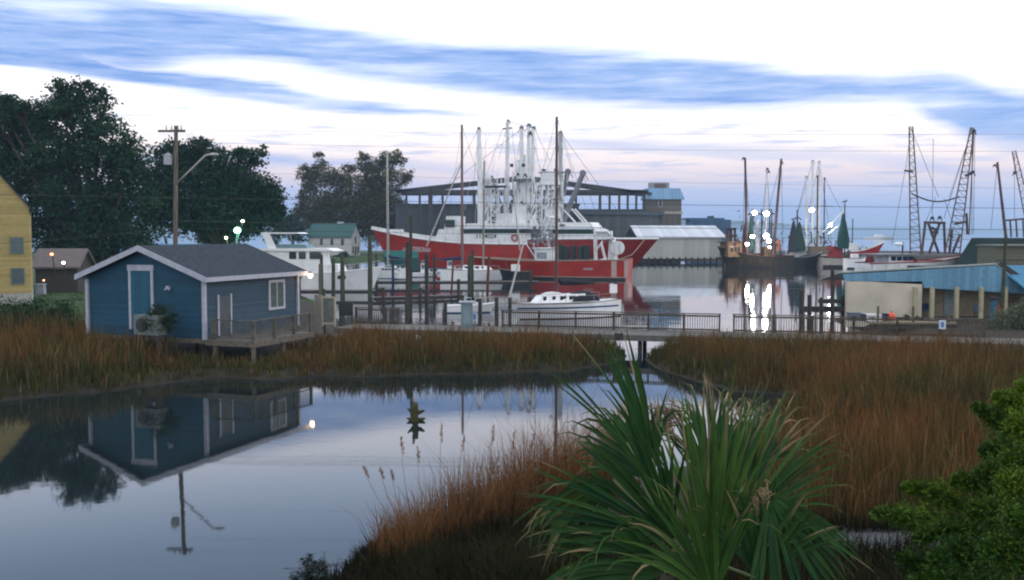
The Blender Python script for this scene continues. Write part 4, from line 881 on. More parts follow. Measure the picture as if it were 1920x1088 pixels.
PT = up.location + ul(330, 243); PM = up.location + ul(329, 428); 
wire(PT + Vector((-.4, 0, 0)), (62, 52, 12.4), .3, 'upper overhead wire crossing the whole harbor view above the boats', .007)
wire(PT + Vector((.4, 0, -.8)), (62, 52, 11.5), .4, 'second overhead wire, just under the topmost one', .007)
wire(PT + Vector((0, 0, -2.6)), (62, 52, 8.9), .2, 'thin wire crossing the sky at the height of the steel frame', .006)
wire(PM + Vector((0, 0, .45)), (62, 52, 7.35), .35, 'thick dark cable crossing in front of the red trawlers', .016)
wire(PM + Vector((0, 0, .0)), (62, 52, 6.6), .3, 'lower dark cable crossing in front of the red trawlers', .011)
wire((-60, 58, 6), PM, .8, 'cable sloping up to the lamp pole from the left', .014)
wire((-70, 75, 10.5), (62, 62, 8.3), .3, 'topmost cable mirrored in the pond', .016)

# ------------------------------------------------------------------ boats
class Boat:
    def __init__(s, name, label, cat, loc, rz, group=None):
        s.o = thing(name, label, cat, (loc[0], loc[1], 0), rz, group); s.c = Vector((loc[0], loc[1], 0)); s.rz = rz
        s.ax = Vector((math.cos(rz), math.sin(rz), 0)); s.inv = Matrix.Rotation(-rz, 3, 'Z')
    def P(s, px, py, Y): return s.inv @ (W(px, py, Y) - s.c)
    def C(s, px, py, off=0):
        """local point seen at (px,py) on the plane of the keel line moved off metres to local +y"""
        nrm_ = Vector((-s.ax.y, s.ax.x, 0)); o = Vector((0, 0, H)); d = ray(px, py)
        k = (off - (o - s.c).dot(nrm_)) / d.dot(nrm_); return s.inv @ (o + d * k - s.c)
    def hull(s, L, B, sheer, rake, mats, boot=.3, draft=1.2, stern=.85, flare=.55, cap=None, n=22, bul=.9, deckm=None, transom_rake=.0):
        s.L, s.B, s.sheer, s.rake, s.flare = L, B, sheer, rake, flare; zb = sheer(1.0)
        def bs(t): return B / 2 * (1 - max(0, (t - .5) / .5) ** 2.3) * (stern + (1 - stern) * min(1, t / .3))
        def bw(t): return B / 2 * .94 * max(0.0, (1 - max(0, (t - .38) / .62) ** 1.9)) * (stern + (1 - stern) * min(1, t / .3))
        def side(t, z):
            zs = sheer(t); k = max(0, min(1, z / zs)); return bw(t) + (bs(t) - bw(t)) * k ** (1 / (.4 + flare))
        def X(t, z): return -L / 2 + t * (L - rake * (1 - max(0, z) / zb)) - transom_rake * (1 - t) * max(0, z)
        s.side, s.X = side, X
        lv = lambda zs: [-draft, -draft * .5, 0, boot, boot + .01 + (zs - boot) * .33, boot + (zs - boot) * .66, zs]
        m = MB(); rows = []
        for i in range(n + 1):
            t = (i / n) ** .85; zs = sheer(t); row = []
            zl = lv(zs); half = []
            for j, z in enumerate(zl):
                if j == 0: y = .03
                elif j == 1: y = side(t, 0) * .8
                else: y = side(t, z)
                half.append((X(t, z) + (0 if z >= 0 else -(z / draft) * -.0), max(y, .02 if i == n else .03), z))
            row = [(x, -y, z) for x, y, z in half[::-1]] + half
            rows.append(row)
        nn = len(rows[0]); vs = [p for r_ in rows for p in r_]
        for i in range(n):
            for k in range(nn - 1):
                if k in (nn // 2 - 1,): continue
                band_ = (k < nn // 2 - 1 and k >= nn // 2 - 4) or (k > nn // 2 - 1 and k <= nn // 2 + 2)
                m.add([vs[i * nn + k], vs[i * nn + k + 1], vs[(i + 1) * nn + k + 1], vs[(i + 1) * nn + k]], [(0, 1, 2, 3)], 1 if band_ else 0)
        m.add(rows[0], [tuple(range(nn))], 0)
        m.build('hull', mats, s.o)
        dm = MB(); dr_ = []
        for i in range(n + 1):
            t = (i / n) ** .85; z = sheer(t) - bul; y = max(.02, side(t, z) - .05); dr_.append([(X(t, z) - .05, -y, z), (X(t, z) - .05, 0, z + .05), (X(t, z) - .05, y, z)])
        dm.grid(dr_); dm.build('deck', deckm or mat('grey_deck', (.16, .17, .17), .8), s.o)
        if cap:
            cm = MB()
            for sg in (-1, 1): cm.tube([(X((i / n) ** .85, sheer((i / n) ** .85)), sg * side((i / n) ** .85, 99), sheer((i / n) ** .85) + .03) for i in range(n + 1)], cap[1], 6)
            cm.build('cap_rail', cap[0], s.o)
    def t_of(s, x, z): return (x + s.L / 2) / (s.L - s.rake * (1 - max(0, z) / s.sheer(1.0)))
    def patch(s, name, x0, x1, z0, z1, mt, sg, nx=6, nz=4, out=.03):
        m = MB(); rows = []
        for i in range(nx + 1):
            x = x0 + (x1 - x0) * i / nx; row = []
            for j in range(nz + 1):
                t = min(1, max(0, s.t_of(x, 1))); zt = s.sheer(t)
                z = (z0 + (z1 - z0) * j / nz) if z1 > 0 else z0 + (zt + z1 - z0) * j / nz
                row.append((x, sg * (s.side(s.t_of(x, z), z) + out), z))
            rows.append(row)
        return m.grid(rows).build(name, mt, s.o)
    def box(s, name, x0, x1, y0, y1, z0, z1, mt, parent=None, slope=(0, 0)):
        """box with sloped ends: slope = how far the top retreats at x0 and x1"""
        m = MB(); vs = [(x0, y0, z0), (x1, y0, z0), (x1, y1, z0), (x0, y1, z0), (x0 + slope[0], y0, z1), (x1 - slope[1], y0, z1), (x1 - slope[1], y1, z1), (x0 + slope[0], y1, z1)]
        m.add(vs, [(3, 2, 1, 0), (4, 5, 6, 7), (0, 1, 5, 4), (1, 2, 6, 5), (2, 3, 7, 6), (3, 0, 4, 7)]); return m.build(name, mt, parent or s.o)
    def wins(s, parent, xs_, y, z0, z1, w_, mt=GLS, fr=None):
        sg = 1 if y > 0 else -1
        for x in xs_:
            a = s.box('window', x - w_ / 2, x + w_ / 2, min(y, y + sg * .04), max(y, y + sg * .04), z0, z1, mt, parent)
    def pole(s, name, pts, r, mt, r2=None, n=8, parent=None):
        return MB().tube(pts, r, n, r2=r2).build(name, mt, parent or s.o)
    def wires(s, pairs, r=.03, name='rigging', mt=None):
        m = MB()
        for a, b in pairs: m.tube([a, b], r, 4, cap=False)
        return m.build(name, mt or WIRE, s.o)
    def lattice(s, name, a, b, w0, w1, mt, r=.1, n=14):
        a, b = Vector(a), Vector(b); d = (b - a).normalized(); sx = d.cross(Vector((0, 1, 0))).normalized()
        m = MB(); m.tube([a - sx * w0, b - sx * w1], r, 6).tube([a + sx * w0, b + sx * w1], r, 6)
        for k in range(n + 1):
            t = k / n; p = a.lerp(b, t); w_ = w0 + (w1 - w0) * t; m.tube([p - sx * w_, p + sx * w_], r * .6, 5)
            if k < n: p2 = a.lerp(b, (k + 1) / n); w2 = w0 + (w1 - w0) * (k + 1) / n; m.tube([p - sx * w_, p2 + sx * w2], r * .35, 4)
        return m.build(name, mt, s.o)
    def block(s, p, r, mt=GRYP, name='block'):
        p = Vector(p); r = r * .62; return MB().tube([p + Vector((0, -.15, 0)), p + Vector((0, .15, 0))], r, 10).tube([p + Vector((r * .5, 0, 0)), p + Vector((r * 1.7, 0, -r * 2.2))], .07, 5).tube([p + Vector((-r * .5, 0, 0)), p + Vector((-r * 1.6, 0, -r * 1.8))], .07, 5).build(name, mt, s.o)
def qsheer(zs, zm, zb, tm=.35):
    def f(t):
        return zs + (zm - zs) * (t / tm) if t < tm else zm + (zb - zm) * ((t - tm) / (1 - tm)) ** 1.9
    return f

# --- trawler with white number board, bow left
A = Boat('trawler', 'big red trawler with LADY DEBORAH on its bow, pointing left', 'trawler', (-10.4, 190), math.pi - .17, 'red trawlers rafted at the quay')
A.hull(34.5, 8.6, qsheer(4.7, 4.9, 7.7, .36), 4.2, [RED, BOOT], boot=.35, draft=1.6, cap=(WHT, .17), bul=1.0)
Zf = A.sheer
# white bulwark strip along the foredeck
m = MB(); rows = []
for i in range(15):
    t = .55 + .45 * i / 14; z = Zf(t); y = A.side(t, z) + .02; rows.append([(A.X(t, z), y, z - .1), (A.X(t, z), y + .02, z + .55)])
m.grid(rows); rows = [[(x, -y, z) for x, y, z in r_] for r_ in rows]; m.grid(rows); m.build('bulwark', WHT, A.o)
text_mesh('LADY DEBORAH', 1.25, 'name_lettering', mat('white_lettering', (.72, .72, .76), .5), A.o,
    lambda x, y, z: Vector((A.C(778, 467, 4).x - x * .62, A.side(A.t_of(A.C(778, 467, 4).x - x * .62, 4.0), 3.6 + y) + .05, 3.75 + y - x * .03)), spacing=1.05)
lx = lambda px, off=3.4: A.C(px, 440, off).x
lz = lambda py, px=900, off=3.4: A.C(px, py, off).z
hs = A.box('house', lx(985), lx(868), -3.3, 3.3, 3.9, lz(438), WHT)
A.box('window_band', lx(985) + .1, lx(868) - .1, -3.2, 3.2, lz(438) + .003, lz(430), GRN, hs)
A.box('boat_deck', lx(1010), lx(862), -3.7, 3.7, lz(430) + .003, lz(427.5), mat('pale_blue_white', (.5, .58, .68), .4), hs)
A.box('upper_deck', lx(1000), lx(866), -3.3, 3.3, lz(427.5) + .003, lz(419), WHT, hs, (0, 1.0))
text_mesh('1124024', 1.15, 'number_lettering', BLKC, A.o, lambda x, y, z: Vector((lx(911) - x, 3.3 + .04, lz(443.5) + y)))
b_ = A.box('wheelhouse', lx(862), lx(812), -2.6, 2.6, 5.3, lz(430), WHT, None, (0, .9))
A.box('wheelhouse_top', lx(860), lx(830), -2.4, 2.4, lz(430) + .003, lz(405), WHT, None, (0, .5))
A.wins(b_, [lx(842)], 2.62, lz(426), lz(412), 1.9, GRN)
A.box('rescue_locker', lx(745), lx(722), -1, 1.6, 6.1, 7.6, WHT)
m = MB(); c0 = Vector((lx(965), 3.42, lz(446))); 
for k in range(20):
    a = 2 * math.pi * k / 20; b = 2 * math.pi * (k + 1) / 20
    m.tube([c0 + Vector((.55 * math.cos(a), 0, .55 * math.sin(a))), c0 + Vector((.55 * math.cos(b), 0, .55 * math.sin(b)))], .16, 5)
m.build('life_ring', mat('faded_red_ring', (.42, .09, .08), .6), A.o)
# outriggers, masts
A.pole('outrigger', [A.C(901, 425, 3), A.C(900, 340, 3), A.C(898, 245, 2.6)], .56, WHT, .38, 10)
A.pole('outrigger', [A.C(950, 425, -3), A.C(952, 228, -2.6)], .48, WHT, .32, 10)
A.block(A.C(898, 241, 2.6), .5); A.block(A.C(953, 227, -2.6), .5)
A.pole('spreader', [A.C(942, 242, -2.6), A.C(960, 240, -2.6)], .16, GRYP)
for px, pt, rr_ in ((972, 300, .38), (978, 242, .50), (984, 290, .3), (991, 238, .42), (999, 242, .46)):
    A.pole('mast', [A.C(px, 430, 0), A.C(px, pt, 0)], rr_, WHT, rr_ * .7, 10)
A.block(A.C(978, 240, 0), .7); A.block(A.C(992, 236, 0), .75); A.block(A.C(1001, 240, 0), .6); A.block(A.C(994, 250, .4), .5, DRK)
A.pole('boom', [A.C(896, 425, 2), A.C(935, 350, 1)], .22, WHT, .16); A.pole('boom', [A.C(905, 425, 2), A.C(945, 378, 1)], .2, WHT, .16)
A.pole('boom', [A.C(922, 330, 2), A.C(945, 400, 0)], .24, GRYP, .18)
A.box('stack_house', lx(1000), lx(925), -1.5, 1.5, lz(419), lz(400), WHT, None, (.3, .3)); A.box('funnel', lx(985), lx(957), -2.0, 2.0, lz(419), lz(386), WHT, None, (.2, .2))
A.box('platform', lx(992), lx(952), -1.8, 1.8, lz(338), lz(335), GRYP)
for px in (957, 979):
    A.box('floodlight', lx(px + 3), lx(px - 3), 1.7, 2.1, lz(313), lz(307), DRK)
for px, py in ((971, 327), (985, 328), (960, 378), (978, 380)): A.block(A.C(px, py, 2.2), .42, DRK, 'radar_drum')
m = MB(); rd = random.Random(4)
for k in range(46):
    px = rd.uniform(908, 1000); py = rd.uniform(335, 420); a = A.C(px, py, rd.uniform(-2, 2)); b = A.C(px + rd.gauss(0, 5), py + rd.uniform(10, 34), rd.uniform(-2, 2)); m.tube([a, b], rd.uniform(.05, .16), 5)
m.build('deck_gear', [GRYP], A.o)
m = MB()
for k in range(26):
    px = rd.uniform(905, 1000); py = rd.uniform(335, 415); a = A.C(px, py, rd.uniform(-2, 2)); m.tube([a, a + Vector((rd.uniform(-.3, .3), 0, -rd.uniform(.6, 3)))], rd.uniform(.07, .22), 5)
m.build('hanging_gear', [WHT], A.o)
A.lattice('gallows', A.C(930, 425, 2.5), A.C(926, 335, 2.5), .9, .6, WHT, .12, 9)
A.box('gallows_top', lx(948), lx(908), 2.2, 2.8, lz(352), lz(348), DRK)
m = MB()
for k in range(60):
    px = rd.uniform(890, 1005); py = rd.uniform(235, 400); q0 = A.C(px, py, rd.uniform(-3, 3)); q1 = A.C(px + rd.gauss(0, 14), rd.uniform(py + 15, 425), rd.uniform(-3, 3)); m.tube([q0, q1], rd.uniform(.018, .04), 4, cap=False)
for k in range(34):
    px = rd.uniform(900, 1000); py = rd.uniform(315, 350); m.tube([A.C(px, py, rd.uniform(-2, 2)), A.C(px + rd.gauss(0, 4), 425, rd.uniform(-2, 2))], rd.uniform(.05, .11), 5)
m.build('running_rigging', WHT, A.o)
A.wires([(A.C(898, 241, 2.6), A.C(880, 425, 2)), (A.C(898, 241, 2.6), A.C(912, 420, 0)), (A.C(942, 242, -2.6), A.C(912, 330, 0)), (A.C(953, 228, -2), A.C(935, 300, 0)), (A.C(960, 240, -2.6), A.C(975, 420, 0)), (A.C(978, 242, 0), A.C(950, 420, 0)),
         (A.C(1001, 240, 0), A.C(1030, 300, 0)), (A.C(978, 242, 0), A.C(740, 425, 0)), (A.C(992, 236, 0), A.C(1040, 420, 0)), (A.C(898, 241, 2.6), A.C(790, 440, 1)), (A.C(953, 228, -2), A.C(1001, 240, 0))], .035)
# --- trawler bow right
Bt = Boat('trawler', 'deep red trawler whose tall bow points right toward the white warehouse', 'trawler', (13.2, 157.9), -.33, 'red trawlers rafted at the quay')
Bt.hull(20.5, 7.6, qsheer(5.9, 6.0, 6.0, .5), 5.0, [REDB, BOOT], boot=.55, draft=1.6, cap=(WHT, .15), bul=.9, flare=.7)
bx = lambda px, off=-3.2: Bt.C(px, 440, off).x
bz = lambda py, px=1080, off=-3.2: Bt.C(px, py, off).z
rows = []
for i in range(15):
    t = .42 + .58 * i / 14; z = 6.0; y = Bt.side(t, z) + .03; rows.append([(Bt.X(t, z), -y, z - .05), (Bt.X(t, z), -y - .02, z + .18)])
MB().grid(rows).build('rubbing_strip', WHT, Bt.o)
hb = Bt.box('house', bx(1035), bx(1112), -3.1, 3.1, 5.1, bz(439), WHT)
Bt.box('window_band', bx(1036), bx(1113), -3.0, 3.0, bz(439) + .003, bz(430.5), GRN, hb)
Bt.box('boat_deck', bx(1018), bx(1117), -3.4, 3.4, bz(430.5) + .003, bz(428), mat('pale_blue_white', (.5, .58, .68), .4), hb)
Bt.box('wheelhouse', bx(1040), bx(1113), -2.9, 2.9, bz(428) + .003, bz(417), WHT, hb, (0, .7))
Bt.box('vent', bx(1048), bx(1058), -2.97, -2.905, bz(424), bz(421), DRK, hb)
Bt.pole('mast', [Bt.C(1052, 425, 0), Bt.C(1051, 250, 0)], .42, mat('weathered_grey_spar', (.40, .43, .45), .6), .3, 10); Bt.block(Bt.C(1051, 249, 0), .5)
Bt.pole('outrigger', [Bt.C(1040, 440, 1), Bt.C(1064, 326, 1)], .42, GRYP, .38); Bt.pole('outrigger', [Bt.C(1046, 440, -1.5), Bt.C(1092, 328, -1.5)], .48, GRYP, .42)
Bt.block(Bt.C(1065, 322, 1), .8); Bt.block(Bt.C(1093, 325, -1.5), .85)
for a, b in (((1058, 395), (1079, 417)), ((1072, 392), (1094, 417)), ((1078, 392), (1100, 417))): Bt.pole('strut', [Bt.C(*a, -2), Bt.C(*b, -2)], .13, WHT)
Bt.box('tower', bx(1008), bx(1040), -1.6, 1.6, 5, bz(385), WHT, None, (.3, .3)); Bt.box('tower_door', bx(1009), bx(1016), -1.66, -1.61, bz(418), bz(392), GRYP)
Bt.box('tower_top', bx(1006), bx(1042), -1.8, 1.8, bz(345), bz(322), WHT, None, (.4, .4))
Bt.box('crosstree', bx(1000), bx(1048), -.5, .5, bz(322) + .003, bz(319), GRYP)
for px in (1011, 1034): Bt.box('floodlight', bx(px - 3), bx(px + 3), -1.0, -.6, bz(318), bz(314), DRK)
Bt.lattice('gallows', Bt.C(1010, 425, -1.6), Bt.C(1012, 345, -1.6), .5, .5, WHT, .14, 8); Bt.lattice('gallows', Bt.C(1034, 390, -1.6), Bt.C(1034, 345, -1.6), .5, .5, WHT, .14, 5)
m = MB()
for k in range(50):
    px = rd.uniform(1000, 1052); py = rd.uniform(330, 425); a = Bt.C(px, py, rd.uniform(-1.8, 1)); b = Bt.C(px + rd.gauss(0, 6), py + rd.uniform(4, 30), rd.uniform(-1.8, 1)); m.tube([a, b], rd.uniform(.05, .17), 5)
m.build('deck_gear', GRYP, Bt.o)
m = MB()
for k in range(30):
    px = rd.uniform(998, 1055); py = rd.uniform(335, 425); a = Bt.C(px, py, rd.uniform(-2.2, -1.7)); m.tube([a, a + Vector((rd.uniform(-.8, .8), 0, -rd.uniform(.4, 2.4)))], rd.uniform(.07, .24), 5)
m.build('hanging_gear', WHT, Bt.o)
m = MB()
for k in range(40):
    px = rd.uniform(1000, 1065); py = rd.uniform(255, 400); q0 = Bt.C(px, py, rd.uniform(-2, 2)); q1 = Bt.C(px + rd.gauss(0, 12), rd.uniform(py + 15, 425), rd.uniform(-2, 2)); m.tube([q0, q1], rd.uniform(.015, .035), 4, cap=False)
for k in range(12): px = rd.uniform(1003, 1048); m.tube([Bt.C(px, rd.uniform(318, 345), rd.uniform(-1, 1)), Bt.C(px + rd.gauss(0, 4), 425, rd.uniform(-1, 1))], rd.uniform(.05, .10), 5)
m.build('running_rigging', WHT, Bt.o)
Bt.wires([(Bt.C(1051, 249, 0), Bt.C(1075, 330, 0)), (Bt.C(1051, 249, 0), Bt.C(1028, 420, 0)), (Bt.C(1065, 322, 1), Bt.C(1093, 325, -1)), (Bt.C(1093, 325, -1.5), Bt.C(1130, 440, 0)), (Bt.C(1051, 249, 0), Bt.C(1025, 322, 0)), (Bt.C(1051, 249, 0), Bt.C(1195, 447, 0))], .03)
Bt.wires([(Bt.C(1208, 450, -1.5), Bt.C(1185, 478, -5)), (Bt.C(1185, 478, -5), Bt.C(1150, 490, -7))], .06, 'mooring_line', ROPE)
# --- stern of the nearer trawler
Ct = Boat('trawler', 'red trawler nearest us with white net drum, its striped stern to the right', 'trawler', (5.3, 151.2), math.pi - .29, 'red trawlers rafted at the quay')
Ct.hull(25.5, 7.0, qsheer(2.95, 2.7, 3.2, .5), 3.0, [RED, mat('dark_boot_paint', (.03, .03, .035), .6)], boot=.3, draft=1.4, stern=.92, cap=(mat('tan_cap_rail', (.33, .26, .2), .7), .10), bul=.9)
cx_ = lambda px, off=3.3: Ct.C(px, 500, off).x
cz = lambda py, px=1100, off=3.3: Ct.C(px, py, off).z
for a, b in ((1170, 1177.5), (1146, 1156)): Ct.patch('stern_stripe', cx_(b), cx_(a), .35, -.1, mat('faded_pink_white', (.52, .38, .36), .6), 1)
Ct.patch('guard_strip', cx_(1178), cx_(1000), .33, .45, ROPE, 1, 16, 1, .05)
Ct.patch('name_plate', cx_(1112), cx_(1094), 1.45, 1.75, mat('faded_plate', (.40, .32, .33), .6), 1, 3, 1, .05)
h3 = Ct.box('house', cx_(1040), cx_(1000), -2.2, 2.6, 1.9, cz(467), WHT)
Ct.box('roof', cx_(1041), cx_(996), -2.5, 2.9, cz(467) + .003, cz(465.5), WHT, h3)
Ct.wins(h3, [cx_(1009), cx_(1018)], 2.62, cz(486), cz(474), .8, mat('pale_pane', (.3, .36, .42), .2))
for px, h_ in ((1052, 458), (1062, 462), (1075, 461), (1089, 462), (1100, 460)):
    MB().tube([Ct.C(px, 492, 1.5), Ct.C(px, h_, 1.5)], .42 + .1 * (px > 1080), 10).build('drum', mat('dark_green_drum', (.025, .05, .045), .7), Ct.o)
m = MB()
m.tube([Ct.C(1117, 488, 3), Ct.C(1116, 432, 3)], .24, 8).tube([Ct.C(1127, 455, 3), Ct.C(1135, 488, 3)], .2, 8).tube([Ct.C(1116, 434, 3), Ct.C(1140, 434, 3)], .26, 8).box(Ct.C(1125, 443, 2.6), (1.9, .5, 1.0)).box(Ct.C(1139, 441, 2.4), (1.4, .8, 1.2)).tube([Ct.C(1118, 470, 3), Ct.C(1130, 452, 3)], .12, 6).tube([Ct.C(1127, 488, 3), Ct.C(1136, 487, 3)], .2, 8)
m.tube([Ct.C(1117, 488, -3), Ct.C(1116, 432, -3)], .3, 8).tube([Ct.C(1116, 434, -3), Ct.C(1116, 434, 3)], .3, 8).tube([Ct.C(1140, 436, 3), Ct.C(1152, 450, 2)], .2, 8)
m.build('gantry', WHT, Ct.o)
a, b = Ct.C(1158, 465, -2.2), Ct.C(1158, 465, 1.8); 
dm = MB().tube([a, b], .55, 14).tube([b, b + Vector((0, .12, 0))], 1.05, 20).tube([a - Vector((0, .12, 0)), a], 1.05, 20).build('net_drum', WHT, Ct.o)
MB().tube([a + Vector((0, .3, 0)), a.lerp(b, .5), b - Vector((0, .3, 0))], .95, 14).build('wound_net', mat('pale_net', (.45, .46, .42), .9, var=.15, scale=6, bump=.6), dm)
Ct.box('winch', cx_(1150), cx_(1134), -1, 1.5, 2, cz(447, 1140), WHT, None, (.5, .3)); Ct.block(Ct.C(1140, 448, 2.4), .55, GRYP)
Ct.pole('boom', [Ct.C(1030, 470, 0), Ct.C(1026, 435, 0)], .2, WHT); Ct.pole('mast', [Ct.C(975, 470, 0), Ct.C(960, 330, 0)], .14, ALU, .1)
m = MB()
for k in range(50):
    px = rd.uniform(996, 1046); py = rd.uniform(436, 464); q_ = Ct.C(px, py, rd.uniform(-1, 2)); m.tube([q_, q_ + Vector((rd.gauss(0, .6), 0, rd.gauss(0, .7)))], rd.uniform(.04, .16), 5)
m.build('deck_gear', [GRYP], Ct.o)
Ct.wires([(Ct.C(985, 455, 3), Ct.C(1006, 487, 3)), (Ct.C(1000, 455, 3), Ct.C(1006, 487, 3))], .07, 'stay', WHT)

# --- motor yacht
My = Boat('motor_yacht', 'white trawler style motor yacht moored behind the blue hut', 'yacht', (W(596, 548, 116).x, 117.5), -.12)
My.hull(15.2, 4.4, qsheer(2.1, 2.15, 2.95, .4), 1.3, [GEL, BOOT], boot=.12, draft=.8, cap=(GEL, .06), bul=.25, deckm=GEL)
yx = lambda px, off=-1.8: My.C(px, 500, off).x
yz = lambda py, px=590, off=-1.8: My.C(px, py, off).z
cb1 = My.box('saloon', yx(500), yx(606), -1.75, 1.75, 2.0, yz(471), GEL, None, (0, .4))
My.box('trunk_cabin', yx(600), yx(638), -1.5, 1.5, 2.2, yz(496), GEL, None, (0, .5))
My.wins(cb1, [yx(549), yx(567)], -1.76, yz(486), yz(472.5), .85, GLS); My.wins(cb1, [yx(589), ], -1.76, yz(486), yz(472.5), 1.1, GLS); My.wins(cb1, [yx(604) - .3], -1.76, yz(486), yz(473), .45, GLS)
My.box('boat_deck', yx(488), yx(628), -1.95, 1.95, yz(471) + .003, yz(466), GEL, None, (0, .9))
for sg in (-1, 1):
    m = MB(); a, b = My.C(505, 466, sg * 1.5), My.C(493, 438, sg * 1.5); m.prism([a + Vector((-.1, 0, 0)), a + Vector((.9, 0, 0)), b + Vector((.8, 0, 0)), b + Vector((-.1, 0, 0))], (0, sg * .08, 0)); m.build('radar_arch', GEL, My.o)
My.box('flybridge_top', yx(488), yx(562), -1.6, 1.6, yz(438.5), yz(436), GEL, None, (.1, .4))
My.box('flybridge', yx(508), yx(575), -1.45, 1.45, yz(466) + .003, yz(459), mat('teal_grey_panel', (.14, .24, .26), .5), None, (0, .3))
m = MB()
for px in (506, 530, 548): 
    for sg in (-1, 1): m.tube([My.C(px, 460, sg * 1.4), My.C(px - 4, 439, sg * 1.4)], .04, 5)
m.build('top_support', ALU, My.o)
m = MB(); 
for sg in (-1, 1):
    pts = []
    for i in range(9):
        t = .62 + .36 * i / 8; z = My.sheer(t); y = My.side(t, z) - .1; pts.append((My.X(t, z), sg * y, z + .75)); m.tube([(My.X(t, z), sg * y, z), (My.X(t, z), sg * y, z + .75)], .025, 4)
    m.tube(pts, .03, 5)
m.build('bow_rail', ALU, My.o)
for x in (yx(640), ): My.patch('porthole', x - .45, x + .45, 1.55, 1.95, GLS, -1, 3, 2, .03)
My.patch('porthole', yx(552) - .3, yx(552) + .3, 1.6, 1.85, GLS, -1, 3, 2, .03); My.patch('porthole', yx(563) - .3, yx(563) + .3, 1.6, 1.85, GLS, -1, 3, 2, .03)

def sailboat(label, px0, px1, ywl, ybow, yst, heading_right, mast_px, mast_top, L=None, cover=BLUEC, hullm=GEL, mastm=ALU, mr=.10, Yc=None, stripe=None, cabin=True, yaw=0, boom=None, forestay=True, beam=None, group='sailboats moored in the harbor', furl=None, bootm=None):
    Y = Yc or G((px0 + px1) / 2, ywl).y
    L = L or abs(px1 - px0) / F * Y / max(.3, math.cos(yaw)); X = ((px0 + px1) / 2 - 960) / F * Y
    rz = yaw if heading_right else math.pi + yaw
    b = Boat('sailboat', label, 'sailboat', (X, Y), rz, group); sgn = -1 if heading_right else 1
    zb = (ywl - ybow) / F * Y; zs = (ywl - yst) / F * Y; B_ = beam or L * .3
    b.hull(L, B_, qsheer(zs, min(zs, zb) * .93, zb, .4), L * .12, [hullm, bootm or BOOT], boot=.08, draft=.5, cap=(mat('teak_rail', (.16, .12, .08), .7), .035), bul=.08, deckm=GEL, stern=.6)
    zd = zs * .97
    if cabin:
        cb_ = MB(); x0, x1 = -L * .18, L * .26; hc = min(.62, L * .062)
        vs = [(x0, -B_ * .28, zd - .1), (x1, -B_ * .2, zd - .05), (x1, B_ * .2, zd - .05), (x0, B_ * .28, zd - .1), (x0 + .1, -B_ * .24, zd + hc), (x1 - .5, -B_ * .17, zd + hc * .8), (x1 - .5, B_ * .17, zd + hc * .8), (x0 + .1, B_ * .24, zd + hc)]
        cb_.add(vs, [(3, 2, 1, 0), (4, 5, 6, 7), (0, 1, 5, 4), (1, 2, 6, 5), (2, 3, 7, 6), (3, 0, 4, 7)]); cb_ = cb_.build('cabin', GEL, b.o)
        for k in range(5):
            x = x0 + .5 + (x1 - x0 - 1.2) * k / 4; y_ = sgn * (B_ * .255 - (x - x0) / (x1 - x0) * B_ * .075 + .012); w_ = .14 if k > 2 else .27
            MB().box((x, y_, zd + hc * .48), (w_ * 2.1, .03, hc * .56)).build('window', GLS, cb_)
    mt_ = b.C(mast_px, mast_top, 0); foot = Vector((mt_.x, 0, zd + .2))
    b.pole('mast', [foot, mt_], mr, mastm, mr * .75, 9); zbm = zd + 1.3
    bl_ = boom or L * .42
    s_ = MB().tube([(foot.x - .1, 0, zbm), (foot.x - bl_, 0, zbm + .05)], .07, 7).build('boom', mastm, b.o)
    MB().tube([(foot.x - .05, 0, zbm + .55), (foot.x - .5, 0, zbm + .25), (foot.x - bl_ * .5, 0, zbm + .2), (foot.x - bl_ * .97, 0, zbm + .12)], [.12, .24, .2, .08], 8).build('sail_cover', cover, s_, True)
    hd = mt_ - Vector((0, 0, 0)); bow = Vector((L / 2 - .1, 0, zb)); w_ = [(mt_, (foot.x - .2, B_ * .42, zd)), (mt_, (foot.x - .2, -B_ * .42, zd)), (mt_, (-L / 2 + .1, 0, zs)), (mt_, bow)]
    b.wires(w_, .014 if Y < 100 else .022); mid = foot.lerp(mt_, .55); MB().tube([mid + Vector((0, -.7, 0)), mid + Vector((0, .7, 0))], .035, 5).build('spreader', mastm, b.o)
    if furl: b.pole('furled_jib', [bow + (mt_ - bow) * .02, bow + (mt_ - bow) * furl], .09, mat('furled_sailcloth', (.5, .5, .48), .8), .06, 7)
    m = MB()
    for k in range(5):
        t = k / 4 * .8 + .1; 
        for sg in (-1, 1): y_ = sg * (b.side(t, 9) - .06); m.tube([(b.X(t, 1), y_, b.sheer(t)), (b.X(t, 1), y_, b.sheer(t) + .6)], .015, 4)
    for sg in (-1, 1): m.tube([(b.X(t, 1), sg * (b.side(t, 9) - .06), b.sheer(t) + .6) for t in [.1, .3, .5, .7, .9]], .01, 4)
    m.build('lifeline', ALU, b.o)
    if stripe: b.patch('stripe', -L * .47, L * .42, zd * .62, zd * .72, stripe, sgn, 14, 1, .02)
    return b
DKM = mat('dark_bronze_mast', (.10, .045, .05), .5, var=.1)
s3 = sailboat('nearest white sailboat with blue hull stripe and tall dark mast', 968, 1142, 603, 573, 571, False, 1044, 219, Yc=81, yaw=.45, stripe=BOOT, cover=BLKC, mastm=DKM, mr=.14, furl=.33, boom=3.8, bootm=BOOTR, L=10.2)
